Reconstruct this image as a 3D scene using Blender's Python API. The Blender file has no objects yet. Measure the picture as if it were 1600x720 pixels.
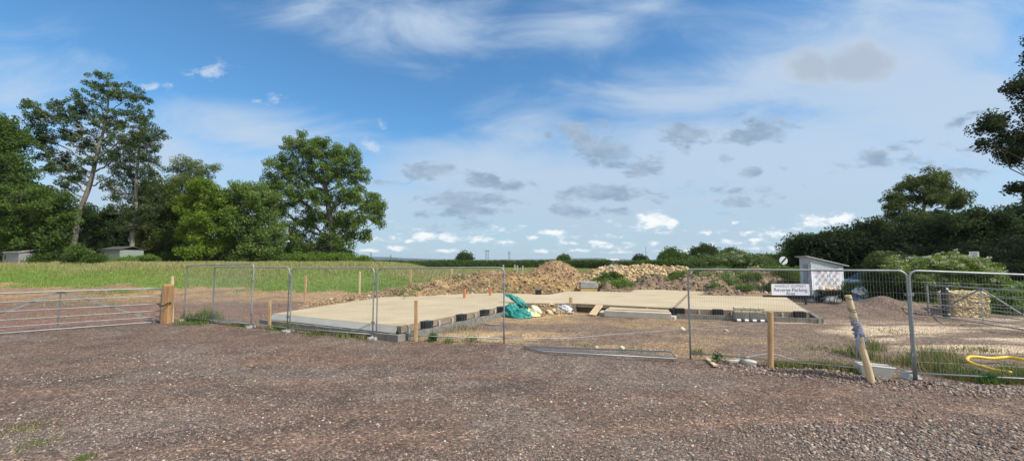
import bpy, math, random
import numpy as np
from mathutils import Vector, Matrix
random.seed(7); R = np.random.RandomState(11)
S = bpy.context.scene; COL = S.collection
# ------------------------------------------------------------------ camera
FPX, HC, PITCH = 640.0, 2.10, math.atan(48/640.0)
cs_, sn_ = math.cos(PITCH), math.sin(PITCH)
def ray(px, py):
    a = (px-800)/FPX; v = (360-py)/FPX
    return (a, cs_-sn_*v, sn_+cs_*v)
def W(px, py, D):                       # photo pixel at distance D -> world point
    d = ray(px, py); t = D/d[1]
    return Vector((d[0]*t, D, HC+d[2]*t))
def G(px, py, z=0.0):                   # photo pixel on the level z
    d = ray(px, py); t = (z-HC)/d[2]
    return Vector((d[0]*t, d[1]*t, z))
cam = bpy.data.cameras.new('camera'); cam.lens = 36*FPX/1600; cam.sensor_width = 36
cam.clip_end = 9000; cam.clip_start = 0.05
co = bpy.data.objects.new('camera', cam); COL.objects.link(co)
co.location = (0, 0, HC); co.rotation_euler = (math.pi/2+PITCH, 0, 0); S.camera = co
# ------------------------------------------------------------------ noise
def _h(ix, iy, s):
    n = (ix.astype(np.int64)*374761393 + iy.astype(np.int64)*668265263 + s*1274126177) & 0xffffffff
    n = ((n ^ (n >> 13))*1103515245) & 0xffffffff
    n = ((n ^ (n >> 15))*2246822519) & 0xffffffff
    return ((n ^ (n >> 16)) & 0xffff)/65535.0
def vn(x, y, s=0):
    x = np.asarray(x, float); y = np.asarray(y, float)
    ix = np.floor(x); iy = np.floor(y); fx = x-ix; fy = y-iy
    fx = fx*fx*(3-2*fx); fy = fy*fy*(3-2*fy)
    a = _h(ix, iy, s); b = _h(ix+1, iy, s); c = _h(ix, iy+1, s); d = _h(ix+1, iy+1, s)
    return (a*(1-fx)+b*fx)*(1-fy)+(c*(1-fx)+d*fx)*fy
def fbm(x, y, s=0, o=4):
    r = 0; a = .5; t = 0
    for i in range(o):
        r = r+a*vn(x*2**i+17*i, y*2**i-9*i, s+i); t += a; a *= .5
    return r/t
def ss(a, b, x):
    t = np.clip((np.asarray(x, float)-a)/(b-a), 0, 1); return t*t*(3-2*t)
# ------------------------------------------------------------------ ground shape
FLX = np.array([-60, -15.6, -12.2, -8.3, -6.7, -3.75, -.2, 3.84, 7.07, 10.5, 16, 60.])
FLY = np.array([-18, 11.1, 14.2, 13.05, 12.2, 11.1, 10.4, 8.84, 7.19, 6.3, 5.2, 2.])
def fence_y(x): return np.interp(x, FLX, FLY)
def ruts(x, y):
    w = y-.10*x+1.6*fbm(x*.10+4, y*.10, 21, 2)-.35*fbm(x*.6, y*.6, 23, 2); r = 0
    for c, a in ((4.3, .8), (5.9, 1), (7.0, .7), (8.6, 1), (10.3, .8), (12.0, .7)): r = r+a*np.exp(-((w-c)/.27)**2)
    return np.clip(r, 0, 1)*(.45+.75*vn(x*.35, y*.35, 29))*(1-ss(-.6, .1, y-fence_y(x)))
def hgt(x, y):
    x = np.asarray(x, float); y = np.asarray(y, float)
    rise = 1.75*ss(26.5, 39.5, y)*ss(-6, -16, x)*(1-ss(54, 76, y))
    near = 1-ss(40, 80, np.hypot(x, y))
    n = (fbm(x*.35, y*.35, 3, 3)-.5)*.10 + (fbm(x*2.2, y*2.2, 8, 3)-.5)*.035
    d = y-fence_y(x)
    berm = .07*np.exp(-((d+.18)/.22)**2)*ss(4.0, 5.2, x)*(1-ss(8.5, 10, x))*(.5+vn(x*3, y*3, 5))
    soil = .16*ss(21, 27, y)*(1-ss(34, 40, y))*ss(-3, -8, x)*(.3+1.4*fbm(x*.5, y*.5, 31))
    spoil = .62*np.exp(-(((x-15.2)/1.9)**2+((y-16.9)/1.2)**2))*(.7+.6*fbm(x*1.2, y*1.2, 33))
    far = -1.0*ss(300, 1500, np.hypot(x, y))
    return rise - .022*ruts(x, y) + n*near + berm + soil + spoil + far
# ------------------------------------------------------------------ materials
MT = {}
def nn(nt, typ, **kw):
    n = nt.nodes.new(typ)
    for k, v in kw.items():
        if k.startswith('i_'):
            key = k[2:]
            key = int(key) if key.isdigit() else key.replace('_', ' ')
            n.inputs[key].default_value = v
        else: setattr(n, k, v)
    return n
def mat(name, col, rough=.7, var=.25, scale=6., bump=.0, bscale=40., metal=0., col2=None, spec=.4, coord='Object', stretch=None):
    if name in MT: return MT[name]
    m = bpy.data.materials.new(name); m.use_nodes = True; nt = m.node_tree; b = nt.nodes['Principled BSDF']
    L = nt.links.new
    b.inputs['Roughness'].default_value = rough; b.inputs['Metallic'].default_value = metal
    b.inputs['Specular IOR Level'].default_value = spec
    tc = nn(nt, 'ShaderNodeTexCoord'); src = tc.outputs[coord]
    if stretch:
        mp = nn(nt, 'ShaderNodeMapping'); mp.inputs['Scale'].default_value = stretch; L(src, mp.inputs['Vector']); src = mp.outputs[0]
    no = nn(nt, 'ShaderNodeTexNoise', i_Scale=scale, i_Detail=6., i_Roughness=.65); L(src, no.inputs['Vector'])
    cr = nn(nt, 'ShaderNodeMapRange'); cr.inputs['From Min'].default_value = .3; cr.inputs['From Max'].default_value = .7
    L(no.outputs['Fac'], cr.inputs['Value'])
    mx = nn(nt, 'ShaderNodeMix', data_type='RGBA'); L(cr.outputs[0], mx.inputs['Factor'])
    c2 = col2 or tuple(c*(1-var) for c in col); c1 = col if col2 else tuple(min(1, c*(1+var*.5)) for c in col)
    mx.inputs['A'].default_value = (*c2, 1); mx.inputs['B'].default_value = (*c1, 1)
    L(mx.outputs['Result'], b.inputs['Base Color'])
    if bump:
        n2 = nn(nt, 'ShaderNodeTexNoise', i_Scale=bscale, i_Detail=5.); L(src, n2.inputs['Vector'])
        bp = nn(nt, 'ShaderNodeBump', i_Strength=bump, i_Distance=.02); L(n2.outputs['Fac'], bp.inputs['Height']); L(bp.outputs[0], b.inputs['Normal'])
    MT[name] = m; return m
def mat_attr(name, rough=.8, trans=0., spec=.2, nscale=0, nvar=.3, bump=0):
    m = bpy.data.materials.new(name); m.use_nodes = True; nt = m.node_tree; b = nt.nodes['Principled BSDF']; L = nt.links.new
    at = nn(nt, 'ShaderNodeAttribute'); at.attribute_name = 'Col'
    b.inputs['Roughness'].default_value = rough; b.inputs['Specular IOR Level'].default_value = spec
    out = at.outputs['Color']
    if nscale:
        ge = nn(nt, 'ShaderNodeNewGeometry')
        no = nn(nt, 'ShaderNodeTexNoise', i_Scale=nscale, i_Detail=6., i_Roughness=.7); L(ge.outputs['Position'], no.inputs['Vector'])
        mr = nn(nt, 'ShaderNodeMapRange'); mr.inputs['From Min'].default_value = .3; mr.inputs['From Max'].default_value = .7
        mr.inputs['To Min'].default_value = 1-nvar; mr.inputs['To Max'].default_value = 1+nvar; L(no.outputs['Fac'], mr.inputs['Value'])
        vm = nn(nt, 'ShaderNodeVectorMath', operation='SCALE'); L(out, vm.inputs[0]); L(mr.outputs[0], vm.inputs['Scale']); out = vm.outputs[0]
        if bump:
            bp = nn(nt, 'ShaderNodeBump', i_Strength=bump, i_Distance=.05); L(no.outputs['Fac'], bp.inputs['Height']); L(bp.outputs[0], b.inputs['Normal'])
    L(out, b.inputs['Base Color'])
    if trans:
        tr = nn(nt, 'ShaderNodeBsdfTranslucent'); L(out, tr.inputs['Color'])
        mx = nn(nt, 'ShaderNodeMixShader'); mx.inputs[0].default_value = trans
        L(b.outputs[0], mx.inputs[1]); L(tr.outputs[0], mx.inputs[2]); L(mx.outputs[0], nt.nodes['Material Output'].inputs['Surface'])
    MT[name] = m; return m
LEAF = mat_attr('leaf', .7, .45, .12)
BLADE = mat_attr('blade', .6, .3, .25)
STONE = mat_attr('stone', .8, 0, .3, 60, .3)
HEAP = mat_attr('heap_soil', .95, 0, .1, 9, .4, .8)
BARK = mat('bark', (.22, .19, .15), .9, .4, 9, .6, 30, stretch=(1, 1, .25))
BARKD = mat('bark_dark', (.10, .085, .065), .9, .4, 9, .6, 30, stretch=(1, 1, .25))
GALV = mat('galvanised_steel', (.29, .31, .305), .5, .2, 7, .1, 60, metal=.45)
GALVD = mat('dull_steel', (.28, .29, .30), .5, .25, 7, .1, 60, metal=.6)
WIRE = mat('wire', (.42, .44, .43), .5, .1, 7, metal=.5)
TIMB = mat('timber', (.46, .29, .14), .8, .35, 5, .4, 30, stretch=(3, 3, .5))
TIMP = mat('pale_timber', (.58, .44, .26), .8, .25, 5, .3, 30, stretch=(3, 3, .5))
CONC = mat('concrete', (.465, .375, .24), .85, .13, .7, .3, 25, col2=(.36, .285, .18))
CONG = mat('grey_concrete', (.46, .41, .33), .9, .2, 3, .4, 40)
BLOCK = mat('block', (.20, .185, .16), .95, .4, 5, .7, 60)
MORT = mat('mortar', (.50, .44, .34), .95, .2, 8, .4, 60)
BOARD = mat('insulation_board', (.42, .41, .37), .6, .12, 3)
BROWN = mat('brown_board', (.26, .20, .14), .85, .3, 6, .3, 40)
BLACK = mat('black_plastic', (.012, .012, .013), .45, .3, 8)
# ------------------------------------------------------------------ mesh helpers
def np_mesh(name, V, F, col=None, smooth=False):
    me = bpy.data.meshes.new(name); V = np.asarray(V, np.float32); F = np.asarray(F, np.int32)
    me.vertices.add(len(V)); me.vertices.foreach_set('co', V.ravel())
    k = F.shape[1]; me.loops.add(F.size); me.loops.foreach_set('vertex_index', F.ravel())
    me.polygons.add(len(F)); me.polygons.foreach_set('loop_start', np.arange(0, F.size, k, dtype=np.int32))
    me.update(calc_edges=True)
    if smooth: me.polygons.foreach_set('use_smooth', np.ones(len(F), bool))
    if col is not None:
        a = me.color_attributes.new('Col', 'FLOAT_COLOR', 'POINT')
        c = np.ones((len(V), 4), np.float32); c[:, :3] = col; a.data.foreach_set('color', c.ravel())
    return me
def tag(o, label=None, cat=None, group=None, kind=None):
    if label: o['label'] = label
    if cat: o['category'] = cat
    if group: o['group'] = group
    if kind: o['kind'] = kind
    return o
def link(name, me, m=None, parent=None, loc=None):
    if m is not None: me.materials.append(m)
    o = bpy.data.objects.new(name, me); COL.objects.link(o)
    if parent is not None: o.parent = parent
    if loc is not None: o.location = loc
    return o
def thing(name, loc, label, cat, group=None):
    o = bpy.data.objects.new(name, None); COL.objects.link(o); o.location = loc; o.empty_display_size = .2
    return tag(o, label, cat, group)
def wloc(o):
    v = Vector((0, 0, 0))
    while o is not None: v += Vector(o.location); o = o.parent
    return v
ICO = None
def ico(level=0):
    import bmesh
    bm = bmesh.new(); bmesh.ops.create_icosphere(bm, subdivisions=level+1, radius=1)
    V = np.array([v.co[:] for v in bm.verts]); F = np.array([[v.index for v in f.verts] for f in bm.faces]); bm.free(); return V, F
ICO0, ICO1, ICO2 = ico(0), ico(1), ico(4)
class MB:
    def __init__(s, T=None): s.V = []; s.F = []; s.T = T or Matrix.Identity(4)
    def add(s, V, F):
        n = len(s.V); s.V += [tuple(s.T @ Vector(v)) for v in V]; s.F += [tuple(i+n for i in f) for f in F]
    def box(s, x0, x1, y0, y1, z0, z1):
        s.add([(x0,y0,z0),(x1,y0,z0),(x1,y1,z0),(x0,y1,z0),(x0,y0,z1),(x1,y0,z1),(x1,y1,z1),(x0,y1,z1)],
              [(0,3,2,1),(4,5,6,7),(0,1,5,4),(1,2,6,5),(2,3,7,6),(3,0,4,7)])
    def prism(s, pts, z0, z1):
        n = len(pts)
        a = sum(pts[i][0]*pts[(i+1)%n][1]-pts[(i+1)%n][0]*pts[i][1] for i in range(n))
        if a < 0: pts = pts[::-1]
        s.add([(p[0], p[1], z0) for p in pts]+[(p[0], p[1], z1) for p in pts],
              [tuple(range(n-1, -1, -1)), tuple(range(n, 2*n))]+[(i, (i+1) % n, n+(i+1) % n, n+i) for i in range(n)])
    def bar(s, a, b, w, h):                    # box beam between two points, width w (level), height h
        a = Vector(a); b = Vector(b); d = b-a; L = d.length; x = d.normalized()
        up = Vector((0, 0, 1)) if abs(x.z) < .95 else Vector((0, 1, 0))
        y = up.cross(x).normalized(); z = x.cross(y)
        M = [a+x*p+y*q*w/2+z*r*h/2 for p in (0, L) for q in (-1, 1) for r in (-1, 1)]
        s.add(M, [(0,1,3,2),(4,6,7,5),(0,4,5,1),(2,3,7,6),(0,2,6,4),(1,5,7,3)])
    def tube(s, pts, r, n=8, cap=True):
        V, F = tube_np(pts, r, n)
        F = [tuple(f) for f in F]
        if cap:
            k = len(V); F += [tuple(range(n-1, -1, -1)), tuple(range(k-n, k))]
        s.add([tuple(v) for v in V], F)
    def build(s, name, m, parent=None, loc=None, smooth=False, bevel=0):
        me = bpy.data.meshes.new(name)
        off = wloc(parent) if parent is not None else Vector(loc if loc is not None else (0, 0, 0))
        me.from_pydata([tuple(Vector(v)-off) for v in s.V], [], s.F)
        if smooth: me.polygons.foreach_set('use_smooth', np.ones(len(me.polygons), bool))
        o = link(name, me, m, parent, None if parent is not None else off)
        if bevel:
            bv = o.modifiers.new('bevel', 'BEVEL'); bv.width = bevel; bv.segments = 2; bv.limit_method = 'ANGLE'
        return o
def tube_np(pts, r, n=8):
    P = np.array([tuple(p) for p in pts], float); k = len(P)
    r = np.full(k, r) if np.isscalar(r) else np.asarray(r, float)
    T = np.gradient(P, axis=0); T /= np.linalg.norm(T, axis=1)[:, None]+1e-9
    ref = np.array([0, 0, 1.]) if abs(T[0][2]) < .9 else np.array([1., 0, 0])
    A = []; 
    for t in T:
        u = ref-t*np.dot(ref, t); u /= np.linalg.norm(u)+1e-9; ref = u; A.append(u)
    A = np.array(A); B = np.cross(T, A); th = np.arange(n)*2*math.pi/n
    V = P[:, None]+r[:, None, None]*(A[:, None]*np.cos(th)[None, :, None]+B[:, None]*np.sin(th)[None, :, None])
    i = np.arange(k-1)[:, None]*n; j = np.arange(n)[None]; j2 = (j+1) % n
    F = np.stack([i+j, i+j2, i+n+j2, i+n+j], -1).reshape(-1, 4)
    return V.reshape(-1, 3), F
def smooth_path(pts, n=6):
    P = [Vector(p) for p in pts]; P = [P[0]*2-P[1]]+P+[P[-1]*2-P[-2]]; out = []
    for i in range(1, len(P)-2):
        for k in range(n):
            t = k/n; a, b, c, d = P[i-1:i+3]
            out.append(.5*((2*b)+(c-a)*t+(2*a-5*b+4*c-d)*t*t+(3*b-a-3*c+d)*t**3))
    return out+[P[-2]]
# ------------------------------------------------------------------ ground
STONES = [(.25,.215,.185),(.12,.098,.085),(.19,.122,.094),(.22,.150,.115),(.33,.275,.22),(.095,.080,.073),(.42,.35,.25),(.16,.115,.096),(.19,.155,.137)]
def ground_col(x, y):
    x = np.asarray(x, float); y = np.asarray(y, float); sh = x.shape+(3,)
    c = np.zeros(sh)
    def put(col, w): 
        c[:] = c*(1-w[..., None])+np.array(col)*w[..., None]
    one = np.ones_like(x)
    put((.134,.098,.079), one)
    put((.150,.103,.079), ss(.48, .60, fbm(x*.22, y*.8, 41))*.6); put((.098,.080,.072), ss(.50, .64, fbm(x*.16+2, y*.8, 46))*.75); put((.185,.126,.096), ruts(x, y)*.9)
    put((.165,.135,.115), ss(.5, .66, fbm(x*.6+9, y*.9, 43))*.7)
    d = y-fence_y(x)
    comp = ss(-.1, .5, d+(fbm(x*1.5, y*1.5, 44)-.5)*.8)
    # mixed compound ground in front of the slab
    put((.175,.130,.098), comp*ss(-5, -2, x)*.9)
    put((.36,.25,.13), comp*ss(.5, .62, fbm(x*.5+3, y*.9, 47))*ss(-6, -2, x)*ss(9, 5, x)*.38)
    # clay near the tarp and fence
    put((.42,.31,.17), comp*np.exp(-(((x+.6)/2.0)**2+((y-11.6)/.8)**2))*1.0*ss(.35, .5, fbm(x*2, y*2, 49)))
    put((.40,.28,.14), comp*np.exp(-(((x-.6)/1.7)**2+((y-16.2)/1.6)**2)))
    put((.40,.29,.16), comp*np.exp(-(((x+5.2)/3.5)**2+((y-12.9+.45*(x+5.2))/.55)**2))*.8)
    # pale worn track on the right
    tr = ss(8.6, 10.5, x+(fbm(x, y, 51)-.5)*3)*ss(9.0, 9.9, y+(fbm(x*.5, y*2, 52)-.5)*2)*ss(15.2, 13.6, y+.12*(x-12))
    put((.46,.365,.26), np.clip(tr*ss(.34, .56, fbm(x*.35, y*1.6, 53)), 0, 1))
    put((.46,.375,.28), ss(16.0, 17.5, x)*ss(8, 9.5, y)*ss(17, 15, y)*.8*ss(.3, .5, fbm(x*.5, y*1.6, 56)))
    # soil band on the left, behind the red gravel
    so = ss(19.5, 23.5, y+(fbm(x*.3, y*.3, 54)-.5)*5)*ss(2, -4, x)
    put((.30,.205,.115), so); put((.24,.16,.105), so*ss(.45, .6, fbm(x*.8, y*.8, 55)))
    so2 = ss(20, 24, y)*ss(0, 3, x)
    put((.27,.19,.12), so2)
    put((.150,.112,.092), .9*np.exp(-(((x-15.2)/2.4)**2+((y-16.6)/1.5)**2)))
    put((.19,.118,.092), ss(.2, 1.2, d)*ss(-6, -9, x)*ss(22, 18, y))
    gr = grass_w(x, y)
    put((.15,.19,.05), gr)
    far = ss(150, 500, np.hypot(x, y)); put((.07,.10,.035), far)
    return c
def grass_w(x, y):
    n = (fbm(x*.25, y*.25, 61)-.5)*7+(fbm(x*1.2, y*1.2, 62)-.5)*3
    g = ss(29.5, 31, y+n+2.2*ss(-4, -11, x))*ss(7, 3, x)
    g = np.maximum(g, ss(30, 33, y+n*.5)*ss(2, 6, x))
    g = np.maximum(g, ss(19.5, 21, x+n*.3)*ss(8, 12, y))
    g = np.maximum(g, ss(22.5, 24, x+n*.3))
    return g
def ground_mat():
    m = bpy.data.materials.new('ground'); m.use_nodes = True; nt = m.node_tree; b = nt.nodes['Principled BSDF']; L = nt.links.new
    b.inputs['Roughness'].default_value = .92; b.inputs['Specular IOR Level'].default_value = .15
    at = nn(nt, 'ShaderNodeAttribute'); at.attribute_name = 'Col'
    ge = nn(nt, 'ShaderNodeNewGeometry'); P = ge.outputs['Position']
    out = at.outputs['Color']; hs = []
    for sc, amt in ((34., .95), (85., .7)):
        vo = nn(nt, 'ShaderNodeTexVoronoi', i_Scale=sc, i_Randomness=1.); L(P, vo.inputs['Vector'])
        sp = nn(nt, 'ShaderNodeSeparateColor'); L(vo.outputs['Color'], sp.inputs[0])
        cr = nn(nt, 'ShaderNodeValToRGB'); e = cr.color_ramp.elements
        e[0].position = 0; e[0].color = (.45,.45,.47,1); e[1].position = 1; e[1].color = (2.5,2.4,2.25,1)
        for p, cc in ((.3,(.72,.7,.7,1)),(.62,(1.,.97,.95,1)),(.9,(1.35,1.3,1.2,1))):
            q = e.new(p); q.color = cc
        L(sp.outputs[0], cr.inputs[0])
        mx = nn(nt, 'ShaderNodeMix', data_type='RGBA', blend_type='MULTIPLY'); mx.inputs['Factor'].default_value = amt
        L(out, mx.inputs['A']); L(cr.outputs[0], mx.inputs['B']); out = mx.outputs['Result']
        hs.append((vo.outputs['Distance'], sc))
    no = nn(nt, 'ShaderNodeTexNoise', i_Scale=1.7, i_Detail=9., i_Roughness=.7); L(P, no.inputs['Vector'])
    mr = nn(nt, 'ShaderNodeMapRange'); mr.inputs['From Min'].default_value = .32; mr.inputs['From Max'].default_value = .68
    mr.inputs['To Min'].default_value = .72; mr.inputs['To Max'].default_value = 1.28; L(no.outputs['Fac'], mr.inputs['Value'])
    vm = nn(nt, 'ShaderNodeVectorMath', operation='SCALE'); L(out, vm.inputs[0]); L(mr.outputs[0], vm.inputs['Scale'])
    L(vm.outputs[0], b.inputs['Base Color'])
    bp = nn(nt, 'ShaderNodeBump', i_Strength=.9, i_Distance=.016, invert=True); L(hs[0][0], bp.inputs['Height'])
    L(bp.outputs[0], b.inputs['Normal'])
    return m
GM = ground_mat()
def axis(lo, hi, st, outs_lo, outs_hi):
    a = list(np.arange(lo, hi, st)); x = hi; s = st
    while x < outs_hi: a.append(x); s *= 1.22; x += s
    a.append(outs_hi); x = lo; s = st; b = []
    while True:
        s *= 1.22; x -= s
        if x <= outs_lo: break
        b.append(x)
    return np.array([outs_lo]+b[::-1]+a)
gx = axis(-26, 26, .13, -3500, 3500); gy = axis(2.5, 36, .13, -300, 4200)
X, Y = np.meshgrid(gx, gy); Z = hgt(X, Y); C = ground_col(X, Y)
idx = np.arange(X.size).reshape(X.shape)
F = np.stack([idx[:-1, :-1], idx[:-1, 1:], idx[1:, 1:], idx[1:, :-1]], -1).reshape(-1, 4)
Vg = np.stack([X, Y, Z], -1).reshape(-1, 3); Cg = C.reshape(-1, 3)
cx = Vg[F, 0].mean(1); cy = Vg[F, 1].mean(1)
zone = np.where(cy < fence_y(cx), 0, np.where(grass_w(cx, cy) > .5, 2, 1))
for z, nm in ((0, 'gravel_yard'), (1, 'compound_ground'), (2, 'grass_field')):
    f = F[zone == z]; u, inv = np.unique(f, return_inverse=True)
    o = link(nm, np_mesh(nm, Vg[u], inv.reshape(-1, 4), Cg[u], True), GM); o['kind'] = 'structure'
    o['label'] = {0: 'reddish brown crushed stone yard in the foreground', 1: 'bare gravel, clay and soil inside the fence', 2: 'rough green and straw coloured field'}[z]
# ------------------------------------------------------------------ loose stones (real geometry)
def stones_np(P, size, cols, tmpl, flat=.6, seed=1):
    r = np.random.RandomState(seed); n = len(P); V0, F0 = tmpl; k = len(V0)
    sc = size[:, None]*np.stack([r.uniform(.7, 1.3, n), r.uniform(.6, 1.1, n), r.uniform(.35, .8, n)*flat/.6], 1)
    V = V0[None]*(1+r.uniform(-.28, .28, (n, k, 1)))*sc[:, None]
    a = r.uniform(0, 6.28, n); ca, sa = np.cos(a), np.sin(a); t = r.uniform(-.5, .5, n)
    x = V[..., 0]; y = V[..., 1]; z = V[..., 2]
    y, z = y*np.cos(t)[:, None]-z*np.sin(t)[:, None], y*np.sin(t)[:, None]+z*np.cos(t)[:, None]
    V = np.stack([x*ca[:, None]-y*sa[:, None], x*sa[:, None]+y*ca[:, None], z], -1)+P[:, None]
    Fn = (F0[None]+(np.arange(n)*k)[:, None, None]).reshape(-1, 3)
    return V.reshape(-1, 3), Fn, np.repeat(cols, k, 0)
SC = np.array(STONES)
def scatter_yard():
    n = 150000; py = R.uniform(0, 1, n)**.8*(760-492)+492; px = R.uniform(-40, 1640, n)
    D = HC*FPX/(py-408); x = (px-800)/FPX*D; y = D
    d = y-fence_y(x)
    keep = (R.uniform(0, 1, n) < .2+.8*ss(.38, .62, fbm(x*.5, y*.9, 71)))
    keep &= R.uniform(0, 1, n) < np.where(d > .4, .30, .80*(1-.85*ruts(x, y)))
    keep &= y < 17
    x, y, d = x[keep], y[keep], d[keep]; n = len(x)
    s = R.lognormal(-4.78, .45, n)*(.8+.5*ss(.45, .65, fbm(x*.4+5, y*.6, 72))); s = np.clip(s, .005, .030)
    ci = R.choice(len(SC), n, p=[.12,.14,.16,.16,.1,.1,.04,.1,.08]); c = SC[ci]*R.uniform(.75, 1.25, (n, 1))
    w = R.uniform(0, 1, n) < .010; c[w] = np.array([.5,.45,.38])*R.uniform(.8, 1.1, (w.sum(), 1))
    P = np.stack([x, y, hgt(x, y)+s*.18], 1)
    return P, s, c
P, s, c = scatter_yard()
near = P[:, 1] < 6.5
V1, F1, c1 = stones_np(P[near], s[near], c[near], ICO0, seed=2)
OCT = (np.array([(1,0,0),(-1,0,0),(0,1,0),(0,-1,0),(0,0,1),(0,0,-1.)]), np.array([(0,2,4),(2,1,4),(1,3,4),(3,0,4),(2,0,5),(1,2,5),(3,1,5),(0,3,5)]))
V2, F2, c2 = stones_np(P[~near], s[~near]*1.1, c[~near], OCT, seed=3)
o = link('gravel', np_mesh('gravel', np.vstack([V1, V2]), np.vstack([F1, F2+len(V1)]), np.vstack([c1, c2])), STONE)
tag(o, 'loose crushed stone scattered over the yard and inside the fence', 'gravel', kind='stuff')
# coarse stones along the fence edge on the right
n = 3200; x = R.uniform(4.1, 9.5, n); y = fence_y(x)-.2+R.normal(0, .16, n)-.12
s = R.lognormal(-4.15, .4, n).clip(.007, .032); P = np.stack([x, y, hgt(x, y)+s*.3], 1); c = SC[R.choice([0,2,3,3,4,7,8], n)]*R.uniform(.7, 1.2, (n, 1))
V1, F1, c1 = stones_np(P, s, c, ICO0, .8, 5)
o = link('rubble_edge', np_mesh('rubble_edge', V1, F1, c1), STONE)
tag(o, 'low ridge of coarse brown stones pushed up along the fence', 'stones', kind='stuff')
# ------------------------------------------------------------------ heaps
HV = {}
def heap(name, label, ridge, slope, colfn, box, res=.09, rocks=None, seed=0, rough=.25, cat='heap', rise=.0):
    """ridge: list of (x, y, height, halfwidth): a mound whose height falls away from the ridge line"""
    x0, x1, y0, y1 = box
    X, Y = np.meshgrid(np.arange(x0, x1, res), np.arange(y0, y1, res)); H = np.full(X.shape, -9.)
    P = np.array(ridge)
    for a, b in zip(P[:-1], P[1:]):
        ab = b[:2]-a[:2]; t = np.clip(((X-a[0])*ab[0]+(Y-a[1])*ab[1])/(ab@ab), 0, 1)
        d = np.hypot(X-a[0]-t*ab[0], Y-a[1]-t*ab[1]); top = a[2]+t*(b[2]-a[2]); w = a[3]+t*(b[3]-a[3])
        H = np.maximum(H, top*(1.06-slope*d/w-.06*np.exp(-(d/.25)**2)))
    base = hgt(X, Y)
    n = (fbm(X*1.1, Y*1.1, seed, 4)-.5)*rough*2.2+(fbm(X*5, Y*5, seed+5, 3)-.5)*rough*.8
    Z = H+n*np.clip(H*1.5+.3, 0, 1)+base
    ok = (H > -.12)
    idx = np.arange(X.size).reshape(X.shape)
    F = np.stack([idx[:-1, :-1], idx[:-1, 1:], idx[1:, 1:], idx[1:, :-1]], -1).reshape(-1, 4)
    F = F[ok.ravel()[F].all(1)]
    V = np.stack([X, Y, np.maximum(Z, base-.05)], -1).reshape(-1, 3); C = colfn(X, Y, H).reshape(-1, 3)
    u, inv = np.unique(F, return_inverse=True); V, C, F = V[u], C[u], inv.reshape(-1, 4)
    c = (float(P[:, 0].mean()), float(P[:, 1].mean()), 0)
    t = thing(name, c, label, cat); HV[name] = V
    link('soil' if rocks is None or rocks.get('soil', 1) else 'rubble_core', np_mesh('soil', V-np.array(c), F, C, True), HEAP, t)
    if rocks:
        r = np.random.RandomState(seed+50); i = r.choice(len(V), rocks['n']); n = len(i)
        s = np.clip(r.lognormal(math.log(rocks['s']), rocks.get('sg', .4), n), .02, rocks['s']*3)
        P2 = V[i]+r.normal(0, .05, (n, 3)); P2[:, 2] = V[i, 2]+s*.25
        cc = np.array(rocks['cols']); cc = cc[r.choice(len(cc), n)]*r.uniform(.75, 1.2, (n, 1))
        Vr, Fr, cr = stones_np(P2-np.array(c), s, cc, ICO0, rocks.get('flat', .8), seed)
        o = link('rubble', np_mesh('rubble', Vr, Fr, cr), STONE, t); o['kind'] = 'stuff'
    return t
def cmix(a, b, w): return np.array(a)*(1-w[..., None])+np.array(b)*w[..., None]
def clay_col(X, Y, H):
    c = cmix((.30, .20, .092), (.19, .125, .065), ss(.4, .62, fbm(X*.9, Y*.9, 81)))
    return c*(1-.0*H[..., None])
def RZ(px, py, D, w): p = W(px, py, D); return (p.x, p.y, max(.1, p.z), w)
ORS = [(.27,.18,.088),(.22,.14,.07),(.33,.235,.125),(.165,.105,.06),(.25,.16,.08),(.44,.35,.22),(.20,.13,.07),(.26,.18,.10)]
heap('clay_heap', 'long bank of orange brown clay and stone piled behind the pale slab',
     [RZ(585, 462, 21, 2.6), RZ(640, 452, 22.5, 3.4), RZ(700, 440, 25, 3.8), RZ(745, 424, 27.6, 4.2), RZ(790, 426, 28.5, 4.2), RZ(835, 425, 29, 4.0)],
     1., clay_col, (-11, 6, 16, 36), rocks=dict(n=15000, s=.034, cols=ORS, sg=.55), seed=5, rough=.34)
def cone_col(X, Y, H): return cmix((.26, .17, .095), (.32, .21, .11), ss(.4, .6, fbm(X*1.5, Y*1.5, 83)))
heap('stony_heap', 'tall conical heap of brown gravelly soil at the right end of the clay bank',
     [RZ(842, 420, 29.5, 2.8), RZ(862, 407, 30, 3.0), RZ(876, 411, 30, 2.9), RZ(912, 440, 28.5, 2.0)],
     1., cone_col, (-2, 9, 23, 36), rocks=dict(n=9000, s=.030, sg=.5, cols=ORS+[(.25,.18,.12)]*4), seed=15, rough=.2)
heap('rubble_heap', 'pale cream stone rubble heap beyond the dark mud mound',
     [RZ(930, 421, 33, 2.2), RZ(955, 416, 33.5, 2.6), RZ(990, 417, 34, 2.8), RZ(1005, 414.5, 34, 2.8), RZ(1040, 418, 34, 2.5), RZ(1078, 418, 33, 2.5)],
     1., lambda X, Y, H: cmix((.50, .38, .22), (.40, .29, .17), ss(.4, .6, fbm(X*1.5, Y*1.5, 84))), (3, 19, 28, 38), rough=.3,
     rocks=dict(n=9500, s=.052, cols=[(.50,.37,.20),(.42,.29,.14),(.54,.44,.29),(.30,.21,.11),(.38,.28,.15)], sg=.65, flat=.7, soil=0), seed=25)
MUD = lambda X, Y, H: cmix((.165, .12, .082), (.24, .17, .105), ss(.42, .6, fbm(X*1.3, Y*1.3, 85)))
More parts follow.
